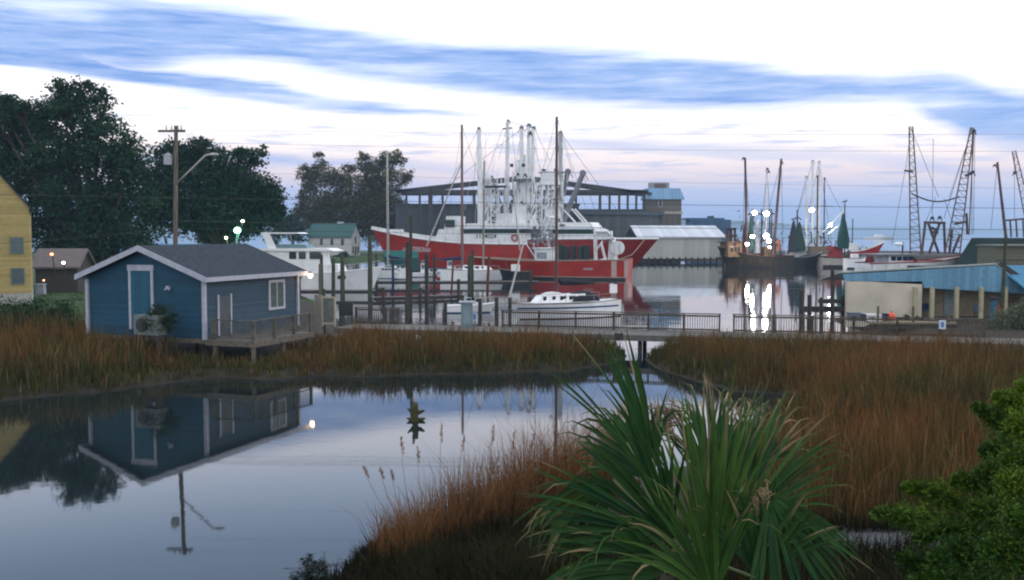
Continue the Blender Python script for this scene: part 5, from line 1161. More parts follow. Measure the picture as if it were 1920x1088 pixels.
# dodger, dinghy-like cover, radar on the nearest sailboat
zd = 1.25
m = MB(); rows = []
for i in range(7):
    x = -3.0 + i * .42; hh = .75 * math.sin(math.pi * (i + 1.2) / 8.2) + .15
    rows.append([(x, .95 * math.cos(a), zd + .1 + (hh * .7 + .2) * math.sin(a)) for a in [math.pi * k / 8 for k in range(9)]])
m.grid(rows).build('dodger', BLKC, s3.o)
MB().sphere((1.0, 0, zd + .55), .75, 12, sc=(1.5, .8, .5)).build('covered_dinghy', mat('white_canvas', (.62, .62, .62), .8), s3.o, True)
q_ = s3.C(1035, 408, 0); MB().sphere(q_, .26, 12, sc=(1, 1, .45)).build('radar_dome', GEL, s3.o, True)
MB().box((-4.7, .3, 2.3), (.5, .4, .75)).build('outboard_box', GEL, s3.o); MB().sphere((-4.9, .3, 2.65), .22, 8).build('fender', BLUEC, s3.o, True)
s2 = sailboat('white sailboat at the middle dock under the tall brown mast', 826, 954, 527, 506, 505, True, 866, 234, Yc=143, mastm=mat('brown_varnished_mast', (.19, .115, .10), .5), mr=.22, boom=4.0, furl=None, yaw=.1)
s2.pole('boom_crutch', [s2.C(800, 462, 0), s2.C(868, 300, 0)], .12, ALU, .08)
s2.pole('mast', [s2.C(906, 515, 0), s2.C(908, 302, 0)], .16, mat('pale_brown_mast', (.27, .23, .2), .5), .12)
s1_ = sailboat('slim white sailboat with bare mast before the red bow', 700, 764, 513, 496, 492, False, 726, 285, Yc=150, mastm=ALU, mr=.20, yaw=-.15, boom=2.5)
def cruiser(label, px0, px1, ywl, ytop, Yc, right, cover=None):
    L = abs(px1 - px0) / F * Yc; X = ((px0 + px1) / 2 - 960) / F * Yc
    b = Boat('cabin_cruiser', label, 'motorboat', (X, Yc), 0.05 if right else math.pi - .05, 'small cabin cruisers at the docks'); sg = -1 if right else 1
    b.hull(L, L * .32, qsheer(min(1.1, L * .13), min(1.15, L * .135), min(1.55, L * .19), .4), L * .14, [GEL, BOOT], boot=.1, draft=.5, cap=(GEL, .05), bul=.12, deckm=GEL)
    ht = (ywl - ytop) / F * Yc; c_ = b.box('cabin', -L * .12, L * .25, -L * .11, L * .11, L * .1, ht * .8, GEL, None, (.1, .8))
    b.wins(c_, [-L * .04, L * .04, L * .12], sg * L * .1105, 1.3, ht * .74, L * .06)
    b.box('windscreen', -L * .12, L * .1, -L * .1, L * .1, ht * .8 + .003, ht, cover or mat('grey_canvas', (.16, .20, .24), .8), None, (.2, .5))
    m = MB(); pts = []
    for i in range(6):
        t = .6 + .36 * i / 5; z = b.sheer(t); y = b.side(t, z) - .06
        for s_ in (-1, 1): m.tube([(b.X(t, z), s_ * y, z), (b.X(t, z), s_ * y, z + .6)], .02, 4)
        pts.append((b.X(t, z), sg * y, z + .6))
    m.tube(pts, .025, 4); m.build('bow_rail', ALU, b.o); return b
cruiser('white cabin cruiser right of the motor yacht bow', 690, 768, 518, 492, 152, False)
cruiser('white cruiser under a grey canvas, left of the middle sailboat', 768, 822, 520, 488, 155, True)
cruiser('white cruiser behind the middle sailboat under a blue canopy', 820, 868, 510, 480, 170, True, BLUEC)
cruiser('small white runabout in the gap between the two tall pilings', 735, 762, 524, 500, 147, False, GEL)
cruiser('white cruiser right of the middle sailboat with a grey top', 915, 950, 508, 482, 168, False, GRYP)
cruiser('small white launch partly hidden by the electrical cabinet', 834, 932, 590, 562, 86, True, GRYP)
cruiser('small grey topped boat left of the nearer red trawler', 962, 998, 512, 492, 160, False)
wb = Boat('workboat', 'low black hulled workboat moored beside the red trawler stern line', 'boat', (W(966, 520, 138).x, 139), math.pi - .2)
wb.hull(4.6, 2.0, qsheer(1.5, 1.5, 1.9, .4), .6, [BLKH, BOOTR], boot=.1, draft=.5, cap=(WOOD, .06), bul=.3); wb.box('console', -.6, .5, -.5, .5, 1.2, 2.5, GEL)
tc_ = Boat('covered_boat', 'boat under a teal green tarpaulin beneath the red bow', 'boat', (W(758, 478, 185).x, 179), math.pi + .1)
tc_.hull(6.6, 2.4, qsheer(2.3, 2.4, 3.0, .4), .8, [mat('teal_hull', (.01, .09, .085), .5), BLKH], boot=.2, draft=.5, bul=.1)
MB().prism([(-3.2, -1.1, 2.35), (-3.2, 1.1, 2.35), (-3.2, 0, 3.6)], (6.2, 0, .2)).build('tarpaulin', TEAL, tc_.o)

# --- right hand shrimp boats
def lamp(px, py, Y, label, r=.55, st=90, lit=60, post=(0, 1.0, -2.5), col=(1, .97, .95)):
    return emissive('floodlight', label, 'floodlight', W(px, py, Y), r, col, st, post, lit, 'deck floodlights on the shrimp boats')
def netcone(b, px, pt, pb, wpx, off, mt=NET, name='hanging_net'):
    top, bot = b.C(px, pt, off), b.C(px, pb, off); w_ = wpx / F * (b.c.y) / 2; m = MB(); n = 12; k = 9; rows = []
    for i in range(k + 1):
        t = i / k; c = top.lerp(bot, t); rr_ = .12 + w_ * t ** .85
        rows.append([c + Vector((math.cos(2 * math.pi * j / n) * rr_ * (1 + .18 * math.sin(j * 5 + i * .6)), math.sin(2 * math.pi * j / n) * rr_ * .6, .25 * math.sin(j * 3.1) * t)) for j in range(n + 1)])
    return m.grid(rows).build(name, mt, b.o)
D = Boat('shrimp_boat', 'dark rusty shrimp boat with two white lamps on its crossbar', 'shrimp boat', (W(1412, 500, 196).x, 196), math.pi + .25, 'shrimp boats at the far right quay')
D.hull(15.5, 5.6, qsheer(2.4, 2.2, 4.2, .4), 2.0, [mat('dark_olive_brown_hull', (.035, .032, .022), .6, var=.2, streak=.6), BLKH], boot=.3, draft=1.2, cap=(BRN, .12), bul=.8)
dx = lambda px: D.C(px, 470, 2).x
dz = lambda py: D.C(1412, py, 2).z
h_ = D.box('wheelhouse', dx(1392), dx(1366), -1.8, 1.8, 2.2, dz(455), mat('ochre_brown_paint', (.16, .10, .05), .7), None)
D.wins(h_, [dx(1386), dx(1380), dx(1373)], 1.81, dz(472), dz(463), .5)
D.box('deckhouse_roof', dx(1395), dx(1362), -2.1, 2.1, dz(455) + .003, dz(453), BRN)
D.box('engine_house', dx(1458), dx(1436), -1.5, 1.5, 2.0, dz(463), mat('ochre_brown_paint', (.16, .10, .05), .7))
D.pole('outrigger', [D.C(1400, 475, 2), D.C(1399, 380, 2), D.C(1397, 296, 2)], .33, SPAR, .22); D.pole('outrigger', [D.C(1449, 480, 2), D.C(1465, 298, 2)], .33, SPAR, .22)
D.pole('mast', [D.C(1434, 470, 0), D.C(1438, 315, 0)], .30, WHT, .2)
for px, py in ((1394, 297), (1466, 305), (1439, 317), (1441, 322)): D.block(D.C(px, py, 1.8), .35, DRK)
D.pole('crossbar', [D.C(1398, 402, 1), D.C(1452, 401, 1)], .14, DRK)
for px in (1411, 1428, 1443, 1447): D.pole('upright', [D.C(px, 475, 1), D.C(px, 392, 1)], .13, DRK)
netcone(D, 1408, 405, 470, 14, 2); netcone(D, 1420, 410, 475, 12, 2, GRYP); netcone(D, 1396, 420, 475, 12, 1, SPAR)
D.wires([(D.C(1397, 297, 2), D.C(1410, 470, 0)), (D.C(1465, 299, 2), D.C(1440, 400, 0)), (D.C(1438, 316, 0), D.C(1425, 470, 0)), (D.C(1438, 316, 0), D.C(1447, 460, 0)), (D.C(1465, 299, 2), D.C(1468, 470, 0)), (D.C(1397, 297, 2), D.C(1392, 460, 0))], .04)
m = MB()
for k in range(60):
    px = rd.uniform(1360, 1468); py = rd.uniform(448, 478); q_ = D.C(px, py, rd.uniform(-1.5, 2.2)); m.tube([q_, q_ + Vector((rd.gauss(0, .6), 0, rd.gauss(0, .9)))], rd.uniform(.05, .2), 5)
m.build('deck_gear', BRN, D.o)
D.box('orange_gear', dx(1462), dx(1457), 1.8, 2.2, dz(470), dz(450), mat('faded_orange', (.40, .13, .07), .8))
lamp(1415, 399, 192, 'left lamp of the pair on the rusty shrimp boat crossbar', .55); lamp(1437, 401, 192, 'right, larger lamp of the pair on the rusty shrimp boat crossbar', .68)
lamp(1411, 444, 191, 'small round lamp at mid height on the rusty shrimp boat', .48); lamp(1437, 443, 191, 'big lamp above the engine house of the rusty shrimp boat', .72); lamp(1442, 452, 190, 'lamp touching the big one on its lower right', .55)
lamp(1401, 458, 190.5, 'flat bright lamp over the wheelhouse of the rusty shrimp boat', .45, 40, 500, col=(1, .8, .7)); lamp(1443, 464, 190, 'lowest pinkish lamp over the engine house', .30, 30, 300, col=(1, .75, .65))
E = Boat('shrimp_boat', 'black hulled shrimp boat with a pair of dark hanging nets', 'shrimp boat', (W(1500, 496, 200).x, 200), .15, 'shrimp boats at the far right quay')
E.hull(9.5, 4.6, qsheer(2.1, 2.0, 3.0, .4), 1.2, [BLKH, BLKH], boot=.3, draft=1, cap=(GRYP, .1), bul=.7)
netcone(E, 1488, 413, 472, 22, -2, mat('dark_violet_net', (.03, .035, .05), .9, bump=.5)); netcone(E, 1499, 416, 470, 22, -2.2, NET); netcone(E, 1505, 455, 478, 12, -2.2, GRYP)
E.pole('net_boom', [E.C(1484, 412, -2), E.C(1497, 408, -2), E.C(1502, 412, -2)], .14, DRK); E.pole('mast', [E.C(1495, 480, 0), E.C(1495, 394, 0)], .16, DRK)
E.box('wheelhouse', E.C(1478, 480, 0).x, E.C(1494, 480, 0).x, -1.2, 1.2, 1.8, 3.6, GEL)
E2 = Boat('shrimp_boat', 'white masted trawler carrying the single high lamp', 'shrimp boat', (W(1540, 494, 206).x, 207), .1, 'shrimp boats at the far right quay')
E2.hull(13.5, 5, qsheer(2.3, 2.2, 3.4, .4), 1.5, [mat('grey_green_hull', (.12, .15, .14), .6, streak=.5), BLKH], boot=.3, draft=1, cap=(WHT, .1), bul=.7)
for px, pt, mm, rr_ in ((1511, 332, WHT, .3), (1523, 303, WHT, .34), (1535, 304, WHT, .30), (1532, 330, SPAR, .2), (1545, 334, SPAR, .16)):
    E2.pole('mast', [E2.C(px, 470, 0), E2.C(px + 1, pt, 0)], rr_, mm, rr_ * .7); E2.block(E2.C(px + 1, pt, .2), rr_ + .1, GRYP)
E2.box('wheelhouse', E2.C(1515, 480, 0).x, E2.C(1545, 480, 0).x, -1.6, 1.6, 1.8, E2.C(1530, 462, 0).z, mat('tan_wheelhouse', (.2, .16, .11), .7))
E2.wires([(E2.C(1524, 303, 0), E2.C(1475, 470, 0)), (E2.C(1536, 304, 0), E2.C(1560, 460, 0)), (E2.C(1512, 332, 0), E2.C(1485, 440, 0)), (E2.C(1546, 334, 0), E2.C(1580, 400, 0)), (E2.C(1524, 385, 0), E2.C(1580, 388, 0)), (E2.C(1536, 304, 0), E2.C(1500, 470, 0))], .04)
lamp(1522, 394, 203, 'single high lamp hung between the white masts', .62)
Fb = Boat('shrimp_boat', 'shrimp boat with one tall teal net and sloping white boom', 'shrimp boat', (W(1583, 497, 198).x, 199), .05, 'shrimp boats at the far right quay')
Fb.hull(9.5, 4.6, qsheer(2.0, 1.9, 2.6, .4), 1.2, [mat('white_red_hull', (.4, .38, .37), .6, streak=.6), BLKH], boot=.5, draft=1, cap=(BRN, .12), bul=.6)
netcone(Fb, 1581, 400, 466, 24, -2, mat('teal_net', (.012, .08, .075), .9, var=.25, scale=5, bump=.6)); netcone(Fb, 1592, 452, 468, 8, -2.2, WHT)
Fb.pole('boom', [Fb.C(1543, 436, -1.8), Fb.C(1580, 398, -1.8)], .15, WHT); Fb.pole('boom', [Fb.C(1552, 440, -1.5), Fb.C(1588, 412, -1.5)], .15, WHT); Fb.pole('mast', [Fb.C(1584, 480, 0), Fb.C(1584, 382, 0)], .14, SPAR)
Fb.box('wheelhouse', Fb.C(1556, 480, 0).x, Fb.C(1575, 480, 0).x, -1.4, 1.4, 1.6, Fb.C(1565, 462, 0).z, REDB)
lamp(1557, 422, 197, 'small bright lamp on the sloping white boom', .42)
gl = thing('gull', 'gull perched on the mast top above the teal net', 'bird', Fb.o.location + Vector(tuple(Matrix.Rotation(.05, 3, 'Z') @ Fb.C(1584, 381, 0))))
MB().sphere((0, 0, .3), .3, 10, sc=(1.3, .6, .7)).sphere((.35, 0, .55), .15, 8).tube([(.45, 0, .55), (.65, 0, .5)], .05, 5, r2=.01).tube([(-.3, 0, .3), (-.7, 0, .1)], .12, 5, r2=.04).tube([(0, .05, .1), (0, .05, -.05)], .03, 4).tube([(0, -.05, .1), (0, -.05, -.05)], .03, 4).build('body', mat('gull_grey', (.14, .13, .15), .9), gl, True)
Rb = Boat('trawler', 'small bright red trawler bow far off between shrimp boats', 'trawler', (W(1630, 492, 215).x, 219), -.2, 'shrimp boats at the far right quay')
Rb.hull(9, 4.2, qsheer(2.8, 2.8, 4.9, .3), 2.6, [mat('bright_red_hull', (.42, .02, .025), .5, streak=.3), BLKH], boot=.3, draft=1, cap=(WHT, .1), bul=.8)
Rb.box('wheelhouse', -3.5, -1.2, -1.5, 1.5, 2.4, 4.6, WHT); Rb.pole('mast', [(-2.3, 0, 4.5), (-2.3, 0, 10)], .12, SPAR)
wt = Boat('workboat', 'small white workboat moored before the red bow at right', 'boat', (W(1604, 497, 190).x, 190), .1); wt.hull(4.2, 2.2, qsheer(2.0, 2.0, 2.3, .4), .6, [GEL, BLKH], boot=.3, draft=.5, bul=.3, cap=(GRYP, .08)); wt.box('console', -.8, .3, -.6, .6, 1.6, 2.9, GEL)
for b_, p0, p1, y0, y1, mm in ((E, 1476, 1512, 440, 480, DRK), (E2, 1505, 1560, 425, 478, BRN), (E2, 1505, 1560, 440, 478, GRYP), (Fb, 1556, 1600, 450, 480, DRK), (D, 1385, 1468, 395, 470, SPAR), (Rb, 1596, 1630, 460, 480, GRYP)):
    m = MB()
    for k in range(34):
        px = rd.uniform(p0, p1); py = rd.uniform(y0, y1); q_ = b_.C(px, py, rd.uniform(-1.2, 1.2)); m.tube([q_, q_ + Vector((rd.gauss(0, .5), rd.gauss(0, .3), -abs(rd.gauss(.6, .9))))], rd.uniform(.04, .15), 5)
    m.build('deck_clutter', mm, b_.o)
# quay behind the shrimp boats
q1 = thing('quay', 'dark timber quay on piles along the far shrimp boats', 'quay', (W(1360, 492, 215).x, 213, 0), 0)
MB().box((19, 0, 1.55), (42, 2.2, .3)).build('deck', WOODD, q1)
for i in range(15): MB().tube([(i * 2.9 - 1, -.9, -.8), (i * 2.9 - 1, -.9, 2.2)], .2, 7).build('piling', WOODD, q1)
sk = Boat('skiff', 'tiny white motorboat far out on the open sound', 'boat', (W(1650, 441, 1100).x, 1100), 0); sk.hull(34, 7, qsheer(2, 2, 3, .4), 4, [GEL, GEL], boot=.1, draft=.5, bul=.2); sk.box('cabin', -6, 4, -2, 2, 1.5, 5, GEL, None, (1, 2))

# --- white shrimp boat with lattice outriggers behind the blue gable
Gb = Boat('shrimp_boat', 'white shrimp boat with blue wheelhouse windows and tall lattice outriggers', 'shrimp boat', (W(1722, 520, 128).x, 129), .10)
Gb.hull(14.6, 5.2, qsheer(3.0, 3.2, 4.15, .5), 2.2, [WHT, BOOTR], boot=.3, draft=1.2, cap=(REDB, .08), bul=.7)
ggx = lambda px: Gb.C(px, 490, -2).x
ggz = lambda py: Gb.C(1722, py, -2).z
h_ = Gb.box('wheelhouse', ggx(1667), ggx(1712), -2.0, 2.0, 2.2, ggz(479), WHT); Gb.box('roof', ggx(1640), ggx(1722), -2.4, 2.4, ggz(479) + .003, ggz(476.5), GRYP)
Gb.wins(h_, [ggx(1675), ggx(1686), ggx(1697), ggx(1707)], -2.01, ggz(489), ggz(481), .66, GLSB)
m = MB(); c0 = Vector((ggx(1677), -2.08, ggz(500)))
for k in range(9):
    a = math.pi * k / 8; b2 = math.pi * (k + 1) / 8
    if k < 8: m.tube([c0 + Vector((.42 * math.cos(a), 0, .42 * math.sin(a))), c0 + Vector((.42 * math.cos(b2), 0, .42 * math.sin(b2)))], .09, 5)
m.build('life_ring', mat('bright_red_ring', (.5, .04, .04), .6), Gb.o)
Gb.patch('rub_rail', ggx(1690), ggx(1765), 3.35, 3.5, REDB, -1, 10, 1, .06)
Gb.pole('door_frame', [Gb.C(1718, 505, -2.1), Gb.C(1716, 484, -2.1)], .25, DRK)
LT = mat('rust_lattice', (.20, .14, .13), .7, var=.25)
Gb.lattice('outrigger', Gb.C(1717, 478, 2), Gb.C(1708, 238, 2), .75, .25, LT, .09, 18)
Gb.lattice('outrigger', Gb.C(1786, 475, -2), Gb.C(1823, 240, -2), 1.0, .22, LT, .09, 20)
Gb.pole('outrigger_brace', [Gb.C(1817, 440, -2), Gb.C(1826, 245, -2)], .08, LT)
Gb.block(Gb.C(1826, 246, -2), .35, DRK); Gb.pole('spreader', [Gb.C(1696, 320, 2), Gb.C(1712, 322, 2)], .13, SPAR); Gb.pole('spreader', [Gb.C(1810, 330, -2), Gb.C(1826, 322, -2)], .16, DRK); Gb.block(Gb.C(1824, 323, -2), .35, DRK)
m = MB(); pts = [Gb.C(1709 + (1798 - 1709) * i / 12, 363 + 12 * math.sin(math.pi * i / 12) + 6 * i / 12, 0) for i in range(13)]; m.tube(pts, .10, 5); m.build('chain', DRK, Gb.o)
m = MB()
for a, b in (((1735, 417), (1728, 475)), ((1770, 420), (1772, 475)), ((1733, 417), (1772, 418)), ((1740, 417), (1760, 475)), ((1762, 418), (1742, 475)), ((1785, 430), (1780, 475)), ((1800, 440), (1786, 475)), ((1745, 435), (1758, 437)), ((1790, 420), (1812, 416)), ((1812, 400), (1814, 440))): m.tube([Gb.C(*a, 0), Gb.C(*b, 0)], .17, 7)
m.build('gallows', SPAR, Gb.o)
for px, py in ((1748, 409), (1762, 408), (1748, 428), (1755, 430), (1783, 440)): Gb.block(Gb.C(px, py, 0), .32, DRK)
Gb.wires([(Gb.C(1697, 320, 2), Gb.C(1672, 460, 0)), (Gb.C(1708, 240, 2), Gb.C(1698, 320, 2)), (Gb.C(1708, 240, 2), Gb.C(1760, 370, 0)), (Gb.C(1823, 240, -2), Gb.C(1780, 370, 0)), (Gb.C(1823, 240, -2), Gb.C(1822, 440, -2)), (Gb.C(1828, 250, -2), Gb.C(1825, 440, -2)), (Gb.C(1750, 260, 0), Gb.C(1748, 410, 0)), (Gb.C(1755, 370, 0), Gb.C(1735, 418, 0)), (Gb.C(1770, 372, 0), Gb.C(1790, 430, 0)), (Gb.C(1823, 240, -2), Gb.C(1770, 410, 0))], .03)
MB().sphere(Gb.C(1685, 458, 0), .5, 10, sc=(1.3, 1, .5)).build('radar_dome', GEL, Gb.o, True); Gb.pole('mast', [Gb.C(1692, 478, 0), Gb.C(1693, 455, 0)], .12, SPAR)
Hb = Boat('shrimp_boat', 'shrimp boat half outside the right edge with a lattice boom', 'shrimp boat', (W(1925, 500, 135).x, 137), .05)
Hb.hull(10, 4.6, qsheer(2.6, 2.6, 3.6, .4), 1.5, [WHT, BOOTR], boot=.3, draft=1, bul=.7)
Hb.pole('outrigger', [Hb.C(1890, 480, -1), Hb.C(1870, 304, -1)], .24, SPAR, .15); Hb.block(Hb.C(1865, 310, -1), .25, DRK); Hb.lattice('outrigger', Hb.C(1945, 480, 1), Hb.C(1901, 284, 1), .7, .25, LT, .08, 16); Hb.block(Hb.C(1903, 324, 1), .35, DRK)
m = MB(); m.tube([Hb.C(1880, 414, 0), Hb.C(1925, 410, 0)], .14, 6)
for px in (1894, 1905, 1918): m.tube([Hb.C(px, 412, 0), Hb.C(px + 2, 445, 0)], .12, 6)
m.build('gallows', SPAR, Hb.o); Hb.wires([(Hb.C(1870, 306, -1), Hb.C(1858, 430, 0)), (Hb.C(1902, 286, 1), Hb.C(1902, 412, 0))], .03)

# ------------------------------------------------------------------ palmetto and near bush
PG_ = mat('palmetto_leaf', (1, 1, 1), .6, var=.12, scale=6, attr=True, spec=.14)
palm = thing('palmetto_palm', 'large green palmetto with drooping tan leaf tips in the foreground', 'palm', (W(1290, 0, 8.2).x, 8.3, 1.6))
PB = palm.location.copy()
m = MB(); rp = random.Random(5)
m.tube([(0, 0, -.3), (.03, 0, 1.0), (0, 0, 2.2), (0, 0, 2.7)], [.22, .19, .2, .13], 12)
for k in range(60):
    a = rp.uniform(0, 6.28); z = rp.uniform(.2, 2.5); d = Vector((math.cos(a), math.sin(a), 0)); m.tube([d * .17 + Vector((0, 0, z)), d * .30 + Vector((0, 0, z + .22))], .03, 5, r2=.01)
m.build('trunk', mat('fibrous_palm_trunk', (.09, .07, .045), .95, var=.25, scale=9, bump=.8), palm)
GA, GB_, TAN = np.array([.009, .050, .016]), np.array([.048, .112, .018]), np.array([.27, .21, .115])
def frond(hub, ang0, ang1, Ls, n, dep=(0, 0), droop=.15, tone=0.0, tipd=.35, wid=.024, depv=.25, tan=.16, label=None):
    """fan of n folded leaflets from hub=(px,py,Y); angles in degrees, 0 = right, 90 = up, as seen from the garden side"""
    h = W(*hub) - PB; V_, F_, Cc = [], [], []; n = int(n * 1.3); wid = wid * .82; tone = tone + .12
    r2 = random.Random(int(hub[0] * 7 + hub[1]))
    for i in range(n):
        t = i / max(1, n - 1); a = R(ang0 + (ang1 - ang0) * t + r2.uniform(-1.5, 1.5)); L = Ls * (.78 + .3 * math.sin(math.pi * (.12 + .76 * t))) * r2.uniform(.88, 1.12) / F * hub[2]
        dy = dep[0] + (dep[1] - dep[0]) * t + r2.uniform(-depv, depv) * .4
        d = Vector((math.cos(a), dy, math.sin(a))).normalized(); sd = d.cross(Vector((0, -1, .15))).normalized(); up_ = sd.cross(d).normalized()
        dr_ = droop * r2.uniform(.3, 2.0); seg = 9; tw = tone + r2.uniform(-.2, .35); col = GA * (1 - max(0, min(1, tw))) + GB_ * max(0, min(1, tw)); col = col * r2.uniform(.75, 1.25)
        bend = r2.random() < tipd; kb = r2.uniform(.62, .88); side_ = r2.uniform(-.25, .25)
        tk = r2.uniform(.55, 1.25)
        p = h.copy(); dd = d.copy(); ds = L / seg; tanl = r2.uniform(.0, tan * 1.1) if r2.random() < .88 else tan * 2.2
        for s_ in range(seg + 1):
            q = s_ / seg; wd_ = wid * (math.sin(math.pi * min(1, .12 + q * .55)) if q < .55 else (1 - q) / .45 * .99 + .02) * r2.uniform(.95, 1.05)
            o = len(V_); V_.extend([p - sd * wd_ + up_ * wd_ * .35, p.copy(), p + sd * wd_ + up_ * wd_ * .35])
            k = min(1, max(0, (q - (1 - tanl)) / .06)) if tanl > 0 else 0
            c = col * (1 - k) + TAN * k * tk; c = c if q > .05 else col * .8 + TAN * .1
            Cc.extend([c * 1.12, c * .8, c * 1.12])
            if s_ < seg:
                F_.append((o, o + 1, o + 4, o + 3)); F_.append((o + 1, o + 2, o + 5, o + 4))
                dd = (dd + Vector((side_ * .12, 0, -dr_ * (q ** 1.5) * .9)) + (Vector((side_, -.1, -.85)) * (.55 if q > kb else 0) if bend else Vector((0, 0, 0)))).normalized()
                p = p + dd * ds
                sd = (dd.cross(Vector((0, -1, .15)))); sd = sd.normalized() if sd.length > .01 else Vector((1, 0, 0)); up_ = sd.cross(dd).normalized()
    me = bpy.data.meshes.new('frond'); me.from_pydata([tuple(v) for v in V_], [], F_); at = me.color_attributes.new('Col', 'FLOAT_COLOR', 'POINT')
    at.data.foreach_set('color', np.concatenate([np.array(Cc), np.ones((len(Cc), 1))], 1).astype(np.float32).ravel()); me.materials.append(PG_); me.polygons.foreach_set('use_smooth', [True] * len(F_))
    o = bpy.data.objects.new('frond', me); COL.objects.link(o); o.parent = palm
    if label: o['label'] = label
    root_ = Vector((0, 0, 2.45)); mid = root_.lerp(h, .5) + Vector((0, 0, .12)); MB().tube([root_, mid, h], .018, 6, r2=.012).build('petiole', mat('palm_petiole', (.10, .14, .05), .6), o, True)
    return o
frond((1262, 1010, 8.0), 92, 196, 275, 30, (-.3, .3), .10, .0, .35)                # big left fan
frond((1225, 900, 8.6), 80, 172, 190, 26, (.2, .6), .14, .05, .5)                 # fan behind it
frond((1262, 905, 8.4), 112, 124, 320, 4, (0, 0), .02, .6, .0, .015, tan=.3)       # pale spears to the upper left
frond((1175, 830, 8.4), 128, 140, 230, 3, (0, 0), .05, .3, .0, .014, tan=.2)
frond((1222, 860, 8.3), 95, 110, 240, 5, (0, 0), .01, .15, .0, .026)                # tall upright spear leaf
frond((1330, 1080, 7.8), 68, 108, 340, 22, (-.1, .2), .06, .9, .35, .022)           # young upright yellow green leaf
frond((1345, 960, 8.5), 58, 116, 240, 28, (.2, .4), .10, .25, .75, .020)            # upright middle leaf
frond((1390, 985, 8.7), 22, 92, 265, 24, (.1, .5), .16, .2, .7, .019)               # right fan
frond((1440, 925, 7.7), -105, -25, 235, 24, (-.4, .0), .12, .05, .2, .022, tan=.10)  # drooping right fan
frond((1150, 900, 8.2), 178, 258, 200, 20, (-.2, .2), .45, .4, .4, .019)            # drooping left fan
frond((1245, 1075, 7.6), 120, 200, 215, 22, (-.4, .0), .25, .1, .45)               # low left fan
frond((1420, 1085, 7.7), 40, 125, 190, 20, (-.3, .1), .15, .15, .35)               # low right fan
frond((1190, 880, 8.8), 50, 135, 150, 20, (.3, .6), .35, -.1, .9, tan=.6, label='shrivelled brown tipped fan at the back of the palm')
frond((1330, 900, 8.9), 60, 130, 190, 22, (.3, .6), .3, -.1, .95, .017, tan=.5)
frond((1410, 900, 8.9), 35, 95, 190, 16, (.3, .6), .25, .1, .9, .016, tan=.45)
frond((1340, 1120, 7.4), 72, 148, 250, 22, (-.3, .0), .2, .5, .35)
frond((1160, 1100, 7.9), 120, 235, 150, 18, (-.2, .2), .4, .3, .4)
m = MB(); c0 = W(1432, 930, 7.75) - PB
for k in range(150):
    a = rp.uniform(0, 6.28); l = rp.uniform(.04, .16); d = Vector((math.cos(a) * .8, rp.uniform(-.5, .5), math.sin(a) * .7 + .1)); o_ = c0 + Vector((rp.gauss(0, .05), rp.gauss(0, .04), rp.gauss(0, .06) - .06)); m.tube([o_, o_ + d * l * .6, o_ + d * l + Vector((0, 0, -.03))], .005, 4, r2=.002)
m.build('dry_flower_stalk', mat('dry_tan_fibre', (.30, .20, .11), .95), palm)
m = MB(); c0 = W(1248, 775, 8.8) - PB
for k in range(130):
    a = rp.uniform(0, 6.28); l = rp.uniform(.04, .13); d = Vector((math.cos(a), rp.uniform(-.5, .5), math.sin(a))); o_ = c0 + Vector((rp.gauss(0, .08), rp.gauss(0, .04), rp.gauss(0, .04))); m.tube([o_, o_ + d * l], .005, 4, r2=.002)
m.tube([Vector((0, 0, 2.4)), c0 * .5 + Vector((0, 0, 1.4)), c0], .012, 5); m.build('dry_flower_stalk', mat('dry_tan_fibre_dark', (.22, .15, .09), .95), palm)

# cedar bush at the lower right
ced = thing('cedar_tree', 'feathery green cedar boughs filling the lower right corner', 'tree', (W(1960, 0, 6.6).x, 6.7, 1.6)); CB = ced.location.copy()
m = MB(); rc = np.random.default_rng(8); LV = []; LC = []
m.tube([(0, 0, -.3), (0, 0, 2.0), (.05, 0, 4.4)], [.13, .10, .04], 9)
CGA, CGB = np.array([.011, .050, .005]), np.array([.10, .17, .008])
def bough(p0, p1, n, w_, tone):
    a = W(*p0) - CB; b = W(*p1) - CB; d = b - a; mid = a.lerp(b, .5) + Vector((0, 0, .07)); m.tube([a, mid, b], [.018, .011, .004], 5)
    m.tube([Vector((0, 0, min(3.8, max(.6, a.z - .3)))), a], .02, 5)
    for i in range(int(n * 1.7)):
        t = rc.random() ** .8; c = a * (1 - t) ** 2 + mid * 2 * t * (1 - t) + b * t * t
        dirv = (d.normalized() + Vector(rc.normal(0, .55, 3))).normalized(); l = w_ * (1.1 - t) * rc.uniform(.3, 1.15) + .02
        base = np.array(c); dv = np.array(dirv); sdv = np.cross(dv, rc.normal(0, 1, 3)); sdv /= np.linalg.norm(sdv)
        tn = min(1, max(0, tone + rc.normal(0, .18))); colr = (CGA * (1 - tn) + CGB * tn) * rc.uniform(.55, 1.5)
        for k in range(9):
            q = base + dv * l * k / 8; s_ = (1 if k % 2 else -1); e = q + (dv * .5 + sdv * s_ * .8) * .026 * (1.25 - k / 9); nn_ = np.cross(dv, sdv) * .003 + dv * .005
            LV.extend([q - nn_, q + nn_, e + nn_ * .6, e - nn_ * .6]); LC.extend([colr] * 4)
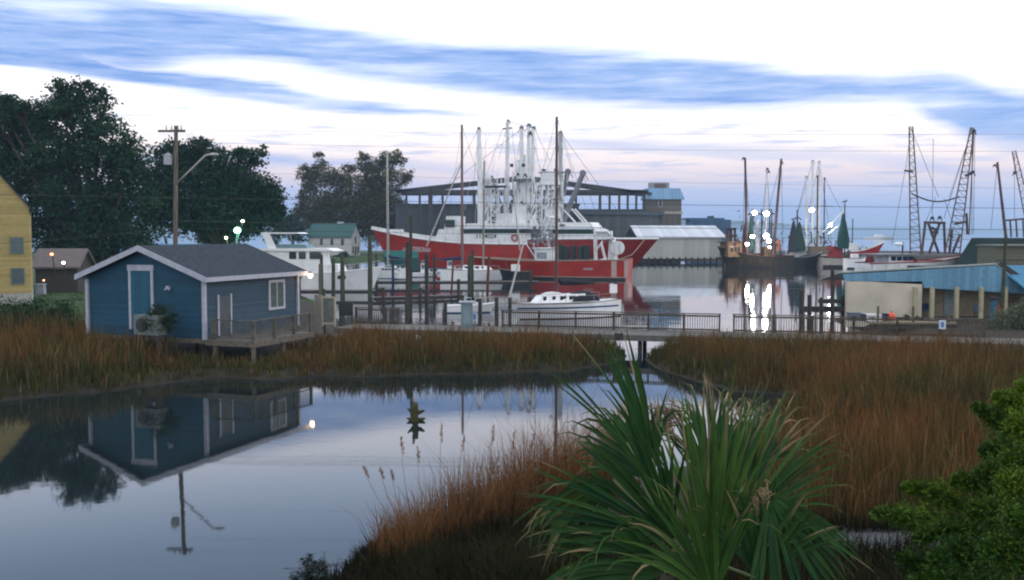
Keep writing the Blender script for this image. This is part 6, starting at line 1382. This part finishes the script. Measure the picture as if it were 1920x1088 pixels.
for b_ in [((1800, 1000, 6.3), (1640, 965, 6.2), 380, .22, .4), ((1820, 960, 6.5), (1700, 915, 6.4), 420, .22, .55), ((1850, 1000, 6.2), (1720, 1010, 6.0), 420, .25, .25), ((1880, 930, 6.6), (1790, 905, 6.5), 380, .22, .4),
           ((1930, 850, 6.7), (1830, 765, 6.6), 420, .22, .25), ((1950, 800, 6.7), (1870, 745, 6.6), 420, .22, .7), ((1960, 760, 6.8), (1915, 730, 6.7), 300, .2, .9), ((1940, 860, 6.5), (1845, 850, 6.4), 420, .24, .2),
           ((1950, 900, 6.3), (1840, 890, 6.1), 500, .26, .3), ((1900, 1040, 6.0), (1750, 1050, 5.8), 600, .28, .15), ((1950, 1000, 5.8), (1820, 960, 5.6), 600, .28, .3), ((1960, 960, 5.7), (1880, 900, 5.5), 600, .26, .6),
           ((1900, 1110, 5.8), (1720, 1090, 5.6), 600, .3, .15), ((1960, 1080, 5.5), (1850, 1030, 5.3), 600, .3, .2), ((1970, 840, 6.0), (1900, 800, 5.9), 500, .25, .8), ((1800, 1120, 6.0), (1690, 1050, 5.9), 400, .26, .1),
           ((1960, 940, 6.0), (1890, 860, 5.9), 500, .26, .35), ((1960, 1040, 5.3), (1900, 970, 5.2), 500, .26, .25)]:
    bough(*b_)
m.build('trunk', BARK, ced)
np_mesh('foliage', np.array(LV), 4, [(0, 1, 2, 3)], mat('cedar_leaves', (1, 1, 1), .7, attr=True, var=.1, spec=.2), ced, np.array(LC))

# ------------------------------------------------------------------ haze
hz = MB(); hz.box((0, 6000, 17), (30000, 15000, 42)); hz = hz.build('haze', bpy.data.materials.new('haze_air')); tag(hz, kind='stuff', label='thin bluish morning haze over the sound', cat='haze')
hm = hz.data.materials[0]; hm.use_nodes = True; t = hm.node_tree; t.nodes.clear(); vo = t.nodes.new('ShaderNodeVolumePrincipled'); oo = t.nodes.new('ShaderNodeOutputMaterial'); t.links.new(vo.outputs[0], oo.inputs['Volume'])
vo.inputs['Density'].default_value = .00022; vo.inputs['Color'].default_value = (.5, .72, 1, 1); vo.inputs['Anisotropy'].default_value = 0
